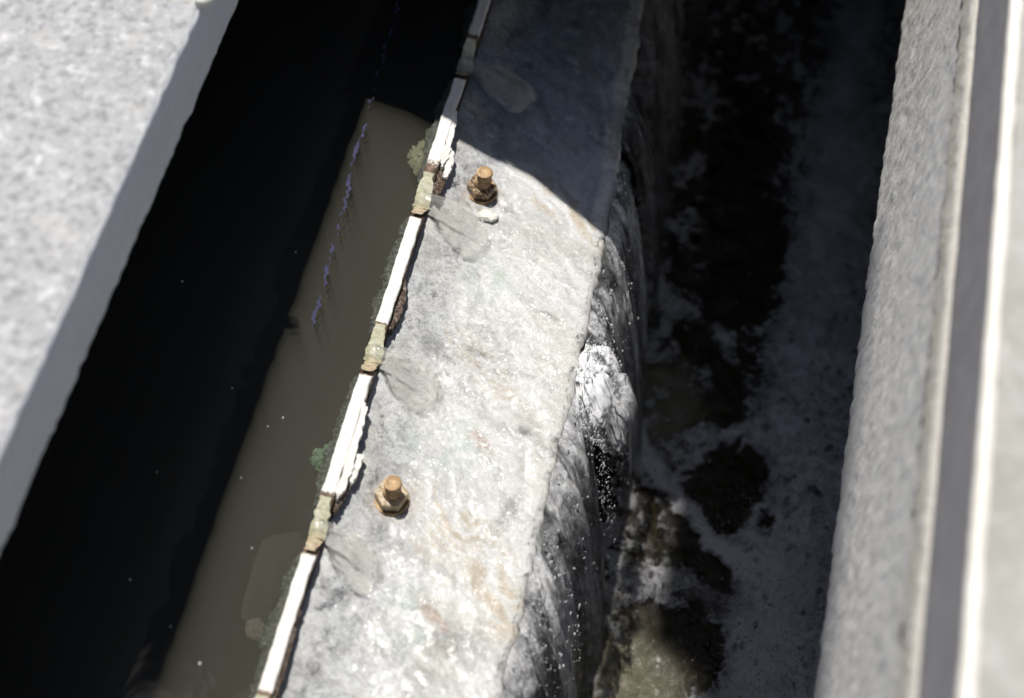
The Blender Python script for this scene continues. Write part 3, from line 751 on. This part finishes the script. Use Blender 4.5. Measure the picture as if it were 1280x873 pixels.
tag(lump('white_deposit', (0.0445, 0.196, 0.002), (0.0075, 0.006), M['calcite'], 3, 0.5), 'small cream lump of mineral on the sill below the dark bolt', 'mineral lump')

# ------------------------------------------------------------------ water jets through the notches
def jet(yn, seed):
    n, m = 70, 40
    s = np.linspace(0, 1, n)[:, None]; t = np.linspace(-1, 1, m)[None]
    rj = random.Random(seed); ln = rj.uniform(0.85, 1.15); sw = rj.uniform(0.75, 1.3); wd_ = rj.uniform(0.8, 1.12)
    cx = -0.0115 + 0.063 * ln * s
    cy = yn + 0.004 - 0.006 * s - 0.026 * sw * s ** 2 + 0.004 * (fbm(s * 4, s * 0 + seed, seed, 2) - 0.5) * s
    hw = 0.0085 + 0.0115 * wd_ * sstep(0.05, 0.62, s); hw = hw * np.sqrt(np.clip(1 - sstep(0.62, 1.06, s) ** 2 * 0.96, 0, 1))
    drop = sstep(0.12, 0.75, s)
    zb = np.maximum(fillet(cx, cy) + 0.0015, 0.002); zb = np.where(s < 0.15, 0.0085, zb)
    zc = 0.0205 * (1 - drop) + 0.0110 * drop - 0.0065 * sstep(0.66, 1.0, s)
    zc = np.maximum(zc, zb + 0.001)
    prof = np.sqrt(np.clip(1 - np.abs(t) ** 2.4, 0, 1))
    wob = 0.0022 * (fbm(s * 6 + 0 * t, t * 2.6 + seed, seed, 2) - 0.5) * prof
    rid = 0.0042 * np.exp(-((t + 0.35 - 0.7 * s) / 0.16) ** 2) * sstep(0.1, 0.4, s) * (1 - sstep(0.6, 0.9, s)) - 0.0032 * np.exp(-((t - 0.35 - 0.2 * s) / 0.14) ** 2) * sstep(0.05, 0.3, s) * (1 - sstep(0.5, 0.8, s))
    dx, dy = 0.46, 0.89                                   # across the jet
    P = np.zeros((n, m, 3))
    P[..., 0] = cx + hw * t * dx * (0.25 + 0.75 * sstep(0.1, 0.5, s)); P[..., 1] = cy + hw * t * dy
    P[..., 2] = zb + (zc - zb) * prof + wob + 0.42 * rid
    edge = 1 - sstep(0.0, 0.25, np.abs(np.abs(t) - 0.93) + 0 * s)
    cover = sstep(0.0, 0.30, 1 - np.abs(t) + 0 * s + 0.45 * (fbm(s * 14 + 0 * t, t * 3, seed + 5, 3) - 0.5)) * (1 - sstep(0.86, 1.0, s)) * (1 - 0.2 * sstep(0.45, 0.7, s)) * sstep(0, 0.03, s)
    foam = 0.34 + 0.55 * sstep(0.75, 0.98, s) + 0.25 * sstep(0.3, 0.6, s) * (0.5 + 0 * t) + 0.25 * edge * sstep(0.3, 0.6, s)
    return link('water_jet', grid_mesh('water_jet', P, {'foam': np.clip(foam, 0, 1), 'cover': np.clip(cover, 0, 1)}, flip=False), M['jet'])
for k, lab in [(-1, 'clear jet of water pouring through the notch under the yard of the last tooth'), (0, 'a'), (1, 'b'), (2, 'c')]:
    o = jet(-0.1154 + (k + 1) * PITCH, 400 + k)
    o['label'] = {-1: 'glassy water jet pouring from the notch below the brass nutted bolt', 0: 'glassy water jet pouring from the notch at the far end of the double flaked tooth',
                  1: 'glassy water jet with a dark slit just below the dark bolt', 2: 'dim water jet in the shaded far part of the weir'}[k]
    o['category'] = 'water jet'; o['group'] = 'water jets through the weir notches'

# ------------------------------------------------------------------ sheets of water falling off the sill
def fall(name, ya, yb, seed, foam_amt, label, v=0.0665, lean=0.052, taper=0.03, mat='fall', depth=0.25):
    ny = max(40, int((yb - ya) / 0.0016)); ns = 110
    y0 = np.linspace(yb, ya, ny)[:, None]; tau = np.linspace(0, 1, ns)[None]
    tuck = 1 - np.exp(-((yb - y0) / taper)) * 0.0
    vv = v * (0.84 + 0.32 * fbm(y0 * 26, y0 * 0 + seed, seed, 3)) * (0.8 + 0.2 * sstep(0, taper, yb - y0))
    P = np.zeros((ny, ns, 3))
    P[..., 0] = edge_x(y0) - 0.0004 + vv * tau
    P[..., 1] = y0 - lean * tau + 0.006 * (fbm(y0 * 70 + 0 * tau, tau * 3, seed + 1, 2) - 0.5) * tau
    P[..., 2] = 0.0015 - (depth + 0.002) * tau ** 2
    rip = 0.0075 * (fbm(y0 * 90 + 0.05 * tau, tau * 1.6, seed + 2, 3, 0.5) - 0.5) + 0.0035 * (fbm(y0 * 260 + 0 * tau, tau * 7, seed + 3, 3) - 0.5) + 0.008 * np.exp(-(tau / 0.22) ** 2) * (fbm(y0 * 150 + 0 * tau, tau * 12, seed + 4, 3) - 0.45)
    P[..., 0] += rip * sstep(0, 0.12, tau)
    e = np.minimum(yb - y0, y0 - ya)
    cover = sstep(0.0, 0.006, e + 0.004 * (fbm(y0 * 0 + tau * 20, tau * 0 + 1, seed + 6, 2))) * (0.6 + 0.4 * sstep(0.25, 0.45, fbm(y0 * 55 + 0 * tau, tau * 5, seed + 7, 4)))
    cover = cover * (1 - 0.55 * sstep(0.82, 1.0, tau)) * (0.45 + 0.55 * sstep(0.40, 0.58, fbm(y0 * 32 + 0.8 * tau, tau * 2.0, seed + 13, 3)))
    foam = foam_amt * (0.45 + 1.2 * sstep(0.36, 0.66, fbm(y0 * 60 + 0 * tau, tau * 2.2, seed + 8, 4, 0.6))) * (1 - 0.35 * sstep(0.5, 1.0, tau)) 
    rim = np.exp(-((yb - y0 - 0.004) / 0.0035) ** 2) + 0.8 * sstep(0.63, 0.74, fbm(y0 * 330 + 0.6 * tau, tau * 1.2, seed + 11, 2))
    foam = foam + foam_amt * 1.2 * rim * (0.3 + 0.7 * sstep(0.3, 0.6, fbm(y0 * 40 + 0 * tau, tau * 8, seed + 12, 3)))
    foam = foam + foam_amt * 1.3 * np.exp(-(tau / 0.30) ** 2) * sstep(0.50, 0.66, fbm(y0 * 130 + 0 * tau, tau * 9, seed + 9, 3))
    o = link(name, grid_mesh(name, P, {'foam': np.clip(foam, 0, 1), 'cover': np.clip(cover, 0, 1)}), M[mat])
    return tag(o, label, 'waterfall', 'sheets of water falling off the sill')
fall('falling_water', 0.098, 0.285, 501, 0.55, 'dim falling sheet of water partly in shade right of the shadow corner', 0.072)
fall('falling_water', -0.150, 0.052, 502, 0.72, 'sunlit clear falling sheet of water below the white splash', 0.068)
fall('falling_water', -0.40, -0.105, 503, 0.82, 'sparkling falling sheet of water nearest the camera', 0.060)
fall('falling_water', 0.30, 0.75, 504, 0.20, 'dark falling sheet of water in the deep shade at the far end', 0.066)

def splash(name, ya, yb, reach, z1, seed, label):
    ny, ns = 70, 80
    y0 = np.linspace(yb, ya, ny)[:, None]; tau = np.linspace(0, 1, ns)[None]
    P = np.zeros((ny, ns, 3))
    P[..., 0] = edge_x(y0) + reach * (tau ** 0.8) + 0.010 * (fbm(y0 * 120 + 0 * tau, tau * 9, seed, 4) - 0.4) * sstep(0, 0.2, tau)
    P[..., 1] = y0 - 0.022 * tau + 0.012 * (fbm(y0 * 60 + 0 * tau, tau * 5, seed + 1, 3) - 0.5) * tau
    P[..., 2] = 0.002 - z1 * tau ** 1.6 + 0.012 * (fbm(y0 * 110 + 0 * tau, tau * 9, seed + 5, 3) - 0.5) * sstep(0, 0.2, tau)
    e = np.minimum(yb - y0, y0 - ya)
    nz = fbm(y0 * 130 + 0 * tau, tau * 10, seed + 2, 4, 0.6)
    cover = sstep(0.0, 0.03, e) * (1 - sstep(0.40, 1.0, tau)) * sstep(0.28, 0.46, nz + 0.2 * (1 - tau))
    foam = 1.3 * sstep(0.30, 0.50, nz)
    o = link(name, grid_mesh(name, P, {'foam': np.clip(foam, 0, 1), 'cover': np.clip(cover, 0, 1)}), M['splash'])
    return tag(o, label, 'splash')
def splash_mound(specs, label):
    root = None
    n, m = 150, 110
    th = np.linspace(0, 2 * math.pi, n, endpoint=False)[:, None]; ph = np.linspace(0.02, math.pi - 0.02, m)[None]
    dx, dy, dz = np.cos(th) * np.sin(ph), np.sin(th) * np.sin(ph), np.cos(ph) + 0 * th
    for k, (c, r, lean, seed) in enumerate(specs):
        q = fbm(dx * 2.2 + dz * 1.3 + seed, dy * 2.2 - dz * 1.1, seed, 4, 0.62) - 0.5
        q2 = fbm(dx * 7 + dz * 3, dy * 7 - dz * 4, seed + 3, 3) - 0.5
        rr = 1 + 0.75 * q + 0.16 * q2
        P = np.stack([c[0] + r[0] * dx * rr + lean * dz * r[2], c[1] + r[1] * dy * rr, c[2] + r[2] * dz * rr], -1)
        nz = fbm(P[..., 1] * 190, P[..., 2] * 90 + P[..., 0] * 120, seed + 6, 4, 0.62)
        face = sstep(-0.9, 0.3, dz) * sstep(-1.0, -0.25, -dx + 0.6 * dz + 0.5 * (nz - 0.5))
        cover = np.clip(face * sstep(0.30, 0.46, nz + 0.10), 0, 1)
        foam = np.clip(0.25 + 1.2 * sstep(0.22, 0.40, nz), 0, 1) * (1.0 if k == 0 else 0.5)
        o = link('splash', grid_mesh('splash', P, {'foam': foam, 'cover': cover}, closed_u=True), M['splash'])
        tag(o, label[k], 'splash')
splash_mound([((0.1610, 0.074, -0.026), (0.0170, 0.032, 0.030), -0.35, 611), ((0.1800, 0.076, -0.060), (0.0170, 0.030, 0.028), -0.30, 631)],
             ['bright white splash in the gap between the two falling sheets', 'lower paler part of the splash spreading towards the foam streak'])

# drops thrown off by the falls
def droplets(name, specs, mat, sub=2, tall=(1.0, 2.0)):
    bm = bmesh.new()
    for (x, y, z, r) in specs:
        bmesh.ops.create_icosphere(bm, subdivisions=sub, radius=r, matrix=Matrix.Translation((x, y, z)) @ Matrix.Rotation(random.uniform(-0.5, 0.5), 4, 'X') @ Matrix.Diagonal((random.uniform(0.7, 1.3), random.uniform(0.7, 1.5), random.uniform(*tall), 1)))
    return link(name, bm_mesh(name, bm), mat)
specs = []
r_ = random.Random(77)
for k in range(4600):
    ya_, yb_, far_ = r_.choice([(-0.115, 0.048, 0.7), (-0.115, 0.048, 0.7), (-0.30, -0.10, 0.7), (-0.30, -0.10, 0.7), (0.02, 0.14, 0.9), (0.02, 0.14, 0.9), (0.11, 0.28, 0.5)])
    y = r_.uniform(ya_, yb_)
    # drops gather in clusters along the lip and thin out down the fall
    if float(fbm(y * 90, 3.3, 95, 3)) < r_.uniform(0.42, 0.72): continue
    tau = r_.random() ** 1.3 * far_
    x = float(edge_x(np.array(y))) + 0.066 * tau + abs(r_.gauss(0, 0.004)) + 0.001; z = -0.25 * tau ** 2 + r_.uniform(-0.002, 0.010)
    specs.append((x, y - 0.05 * tau, max(z, LAUNDER_Z + 0.003), r_.choice([0.0002, 0.0003, 0.0003, 0.0004, 0.0004, 0.0005, 0.0007, 0.0010])))
tag(droplets('spray', specs, M['spray'], 1, (1.2, 4.0)), 'white spray of drops glinting along the falling water', 'spray', kind='stuff')
specs = []
for k in range(900):
    x = random.uniform(0.19, 0.40); y = random.uniform(-0.18, 0.42)
    if (x - 0.228) ** 2 + ((y + 0.065) * 0.8) ** 2 < 0.06 ** 2 or (x - 0.22) ** 2 + (y - 0.21) ** 2 < 0.05 ** 2: continue
    specs.append((x, y, LAUNDER_Z + 0.0045, random.choice([0.0008, 0.001, 0.0013, 0.0018, 0.0026])))
tag(droplets('bubbles', specs, M['drop']), 'scattered bubbles floating among the foam of the channel', 'bubbles', kind='stuff')

# ------------------------------------------------------------------ algae and things in the basin
def clump(name, outline, z, mat, seed, thick=0.006, fray=0.5):
    n = len(outline); m = 22; k = 120
    pts = np.array(outline + [outline[0]])
    seg = np.linspace(0, n, k, endpoint=False); i = seg.astype(int); f = (seg - i)[:, None]
    ring = pts[i] * (1 - f) + pts[i + 1] * f
    for _ in range(16): ring = 0.5 * ring + 0.25 * np.roll(ring, 1, 0) + 0.25 * np.roll(ring, -1, 0)
    c = ring.mean(0)
    rr = np.linspace(0, 1, m)[None, :, None]
    P2 = c + (ring[:, None] - c) * rr
    rag = 1 + fray * (fbm(np.arange(k)[:, None] * 0.55, np.zeros((k, 1)), seed, 3) - 0.5) * np.linspace(0, 1, m)[None]
    P2 = c + (P2 - c) * rag[..., None]
    Z = z + thick * (1 - np.linspace(0, 1, m)[None] ** 2) * (0.4 + fbm(P2[..., 0] * 300, P2[..., 1] * 300, seed + 1, 3)) 
    P = np.concatenate([P2, Z[..., None]], -1)
    return link(name, grid_mesh(name, P, closed_u=True, flip=False), mat)
tag(clump('algae_clump', [(-0.0325, -0.047), (-0.020, -0.034), (-0.009, -0.018), (-0.008, -0.070), (-0.014, -0.072), (-0.022, -0.062), (-0.031, -0.056)], WATER_Z - 0.0175, M['clump'], 11),
    'dark green algae tuft under the water beside the middle tooth', 'algae', 'algae tufts behind the weir')
tag(clump('algae_clump', [(-0.0345, 0.246), (-0.026, 0.262), (-0.012, 0.270), (-0.008, 0.232), (-0.012, 0.205), (-0.020, 0.222), (-0.030, 0.232)], WATER_Z - 0.0175, M['clump_pale'], 12),
    'pale olive algae tuft under the water beside the half shaded tooth', 'algae', 'algae tufts behind the weir')
tag(clump('grey_shape', [(-0.056, -0.100), (-0.030, -0.088), (-0.024, -0.098), (-0.022, -0.118), (-0.030, -0.140), (-0.036, -0.175), (-0.054, -0.165)], WATER_Z - 0.064, M['ghost'], 13, 0.003, 0.10),
    'faint grey rounded shape seen in the murky water', 'faint shape')  # pale rounded shape laid below the surface
tag(clump('pinkish_shape', [(-0.0455, -0.172), (-0.038, -0.166), (-0.030, -0.172), (-0.018, -0.170), (-0.012, -0.178), (-0.014, -0.189), (-0.026, -0.184), (-0.042, -0.183)], WATER_Z - 0.053, M['ghost_pink'], 14, 0.003, 0.12),
    'pale pinkish shape seen in the water near the lowest tooth', 'faint pinkish shape')  # pale pinkish shape laid below the surface
# ribbon laid on the dark water for a jagged bluish reflection
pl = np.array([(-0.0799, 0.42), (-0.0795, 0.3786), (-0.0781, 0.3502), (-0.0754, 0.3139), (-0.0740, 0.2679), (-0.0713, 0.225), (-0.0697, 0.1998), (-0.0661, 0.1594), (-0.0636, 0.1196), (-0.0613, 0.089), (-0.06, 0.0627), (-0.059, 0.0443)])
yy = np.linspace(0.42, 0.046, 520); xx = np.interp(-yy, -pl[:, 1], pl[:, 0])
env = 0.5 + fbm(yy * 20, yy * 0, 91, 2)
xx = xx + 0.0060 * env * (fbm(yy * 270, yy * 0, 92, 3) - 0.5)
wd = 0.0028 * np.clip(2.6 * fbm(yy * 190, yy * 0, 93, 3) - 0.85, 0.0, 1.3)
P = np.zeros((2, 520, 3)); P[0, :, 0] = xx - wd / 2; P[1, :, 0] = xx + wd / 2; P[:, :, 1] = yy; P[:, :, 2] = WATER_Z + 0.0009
tag(link('reflection_line', grid_mesh('reflection_line', P, flip=True), M['reflection'], None, False), 'thin jagged bluish reflection streak running across the dark still water', 'scum line', kind='stuff')  # ribbon stands in for a bluish reflection
specs = [(-0.0571, -0.0347, 0.0007), (-0.0655, -0.0445, 0.0006), (-0.0717, -0.0892, 0.0006), (-0.1205, -0.183, 0.0007), (-0.0562, -0.2292, 0.0009), (-0.0832, -0.2087, 0.0006), (-0.1648, 0.0608, 0.0006), (-0.09, 0.11, 0.0005), (-0.048, -0.14, 0.0006), (-0.10, -0.02, 0.0005), (-0.13, -0.1, 0.0005)]
tag(droplets('floating_specks', [(x, y, WATER_Z + 0.0005, r) for x, y, r in specs], M['speck']), 'tiny white specks floating on the murky basin water', 'specks', kind='stuff')

# ------------------------------------------------------------------ left ledge
def rough_bar(name, xs_prof, y_axis, mat, parent, amp, seed, scale=120, flip=False, lower=None):
    pr = np.array(xs_prof); ny = len(y_axis)
    P = np.zeros((len(pr), ny, 3)); P[..., 0] = pr[:, 0:1]; P[..., 1] = y_axis[None]; P[..., 2] = pr[:, 1:2]
    d = amp * (fbm(P[..., 1] * scale, P[..., 2] * scale + P[..., 0] * scale, seed, 4, 0.6) - 0.5)
    P[..., 0] += d; P[..., 2] += d * 0.5
    if lower is not None:
        P[..., 2] += lower(P)
    return link(name, grid_mesh(name, P, flip=flip), mat, parent)
ledge = empty('concrete_ledge', (0, 0, 0))
tag(ledge, 'out of focus pale speckled concrete ledge with a shaded front face over the dark basin', 'concrete ledge')
ya = axis(-3, 4, -0.45, 0.45, 0.002, 0.1)
rough_bar('ledge_top', [(-3.0, 0.2550), (-1.0, 0.2550), (-0.45, 0.2550), (-0.25, 0.2550), (-0.19, 0.2550), (-0.158, 0.2548), (-0.1535, 0.2545)], ya, M['slab_top'], ledge, 0.0012, 801, flip=True)
zz = [(-0.1534, 0.2546), (-0.1522, 0.2538), (-0.1512, 0.2520)] + [(-0.151, z) for z in np.linspace(0.249, 0.190, 14)] + [(-0.1525, 0.1875), (-0.166, 0.1870), (-0.3, 0.187), (-3.0, 0.187)]
def low_left(P):
    k = (1 - sstep(0.189, 0.229, P[..., 2])) * (P[..., 0] > -0.161)
    return k * (0.005 * (fbm(P[..., 1] * 60, P[..., 1] * 0, 803, 3) - 0.5) - 0.006 * np.clip(vnoise(P[..., 1] * 150, P[..., 1] * 0 + 4, 804) - 0.6, 0, 1) + 0.003)
rough_bar('ledge_face', zz, ya, M['slab_face'], ledge, 0.0022, 802, 90, flip=True, lower=low_left)
tag(lump('white_stud', (-0.1500, 0.1250, 0.2585), (0.0062, 0.0055), M['calcite'], 31, 0.9), 'small white knob on the edge of the speckled ledge', 'knob')
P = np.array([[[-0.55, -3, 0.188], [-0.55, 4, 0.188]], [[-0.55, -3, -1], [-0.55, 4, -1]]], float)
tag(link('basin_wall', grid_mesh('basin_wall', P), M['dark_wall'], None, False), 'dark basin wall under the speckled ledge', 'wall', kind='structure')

# ------------------------------------------------------------------ right wall and slab
lw = empty('launder_wall', (0, 0, 0))
tag(lw, 'rough grey streaked concrete wall lip standing over the foaming channel', 'concrete wall')
ya = axis(-3, 4, -0.36, 0.62, 0.002, 0.1)
zz = [(0.60, 0.024), (0.42, 0.024), (0.362, 0.0245), (0.350, 0.0255), (0.3465, 0.0285)] + [(0.346, z) for z in np.linspace(0.033, 0.262, 40)]
def low_right(P):
    k = 1 - sstep(0.03, 0.15, P[..., 2])
    yv = P[..., 1]
    return k * (0.006 + 0.020 * sstep(0.1, 0.5, yv) - 0.006 * sstep(0.0, -0.25, yv) + 0.010 * (fbm(yv * 45, yv * 0, 813, 3) - 0.5) - 0.007 * np.clip(vnoise(yv * 170, yv * 0 + 4, 814) - 0.62, 0, 1))
rough_bar('rough_face', zz, ya, M['rough_face'], lw, 0.0035, 811, 170, flip=True, lower=low_right)
rough_bar('tan_edge', [(0.346, 0.2625), (0.3458, 0.268), (0.3461, 0.276), (0.3466, 0.283), (0.3478, 0.2880), (0.3520, 0.2900), (0.60, 0.290)], ya, M['tan_edge'], lw, 0.0035, 812, 130, flip=True)
P = np.array([[[0.56, -3, 0.032], [0.56, 4, 0.032]], [[0.56, -3, -1], [0.56, 4, -1]]], float)
link('lower_wall', grid_mesh('lower_wall', P, flip=True), M['dark_wall'], lw, False)

slab = empty('walkway_slab', (0, 0, 0))
tag(slab, 'blurred pale walkway slab with a white edge strip and smooth grey side at the right border', 'walkway slab')
rough_bar('grey_face', [(0.60, 0.2915), (0.3500, 0.2915), (0.3497, 0.294), (0.3495, 0.31), (0.3490, 0.345), (0.3486, 0.3715)], ya, M['grey_face'], slab, 0.0010, 821, 30, flip=True)
rough_bar('edge_strip', [(0.3487, 0.3720), (0.3478, 0.3730), (0.3481, 0.3748), (0.3492, 0.3763), (0.3512, 0.3773), (0.3535, 0.3775), (0.3547, 0.3766)], ya, M['white_edge'], slab, 0.0012, 822, 60, flip=True)
rough_bar('slab_top', [(0.3551, 0.3750), (0.3567, 0.3748), (0.38, 0.3765), (0.45, 0.377), (0.6, 0.377), (1.5, 0.377), (3.5, 0.377)], ya, M['right_top'], slab, 0.0014, 823, 60, flip=True)

# ------------------------------------------------------------------ unseen blockers added to shape the shade: deck, plate, board and two walls
def prism(name, pts, z0, z1, mat, parent=None, upper=None):
    bm = bmesh.new()
    a = [bm.verts.new((x, y, z0)) for x, y in pts]; b = [bm.verts.new((x, y, z1)) for x, y in (upper or pts)]
    bm.faces.new(a); bm.faces.new(b)
    for k in range(len(pts)): bm.faces.new((a[k], a[(k + 1) % len(pts)], b[(k + 1) % len(pts)], b[k]))
    return link(name, bm_mesh(name, bm), mat, parent, False)
def lift(pts, z): return [(x - SUN_X * z, y + SUN_Y * z) for x, y in pts]     # where the sunlight bound for these sill points passes height z
ZD = 0.40
edge = [(-3.0, 0.285), (-0.12, 0.285), (-0.04, 0.274), (0.0072, 0.2575), (0.045, 0.2545), (0.070, 0.247), (0.0974, 0.2297), (0.1352, 0.2067), (0.165, 0.186)]
outl = edge + [(0.200, 0.20), (0.335, 0.20), (0.335, 0.66), (0.9, 0.66), (0.9, 4.0), (-3.0, 4.0)]
blocker = prism('shade_deck', lift(outl, ZD), ZD, ZD + 0.14, M['blocker'], upper=lift(outl, ZD + 0.14))  # unseen deck, its outline cut to the wanted shadow edge
tag(blocker, 'unseen deck shaped to shade the far part of the channel', 'shade_deck', kind='structure')
ZC = 0.275
lower = edge[1:] + [(0.195, 0.20)]
cover = prism('shade_plate', lift(lower, ZC) + [(0.24, 0.30), (0.24, 4.0), (-0.197, 4.0)], ZC, ZC + 0.012, M['blocker'], upper=lift(lower, ZC + 0.012) + [(0.24, 0.304), (0.24, 4.0), (-0.197, 4.0)])  # unseen plate added so less sky reaches the far sill
tag(cover, 'unseen plate added under the unseen deck to darken the far sill', 'cover', kind='structure')  # added shade plate
tag(prism('rear_blocker', [(-5, -1.7), (1.2, -1.7), (1.2, -1.45), (-5, -1.45)], -0.9, 1.7, M['blocker']), 'plain unseen wall added behind the camera to block the sky', 'wall', kind='structure')  # unseen wall added to hold sky light off the sill
tag(prism('reflection_blocker', [(-12, 7.0), (10, 7.0), (10, 7.6), (-12, 7.6)], -0.9, 21.0, M['blocker']), 'plain tall unseen wall added to keep sky out of reflections', 'wall', kind='structure')  # unseen wall added so the basin mirrors no bright sky
ZB = 2.5
board = prism('shade_board', lift([(0.176, 0.21), (0.176, 0.060), (0.222, 0.040), (0.222, -0.9), (0.356, -0.9), (0.356, 0.21)], ZB), ZB, ZB + 0.03, M['blocker'])  # unseen board added to keep sun off the foam
tag(board, 'unseen board added high over the channel to shade the foam', 'board', kind='structure')

# ------------------------------------------------------------------ render settings
cy = sc.cycles
cy.use_denoising = True
try:
    cy.denoiser = 'OPENIMAGEDENOISE'; cy.denoising_input_passes = 'RGB_ALBEDO_NORMAL'; cy.denoising_prefilter = 'ACCURATE'
except Exception:
    pass
cy.max_bounces = 10; cy.diffuse_bounces = 2; cy.transparent_max_bounces = 24; cy.sample_clamp_indirect = 6.0; cy.caustics_reflective = False; cy.caustics_refractive = True
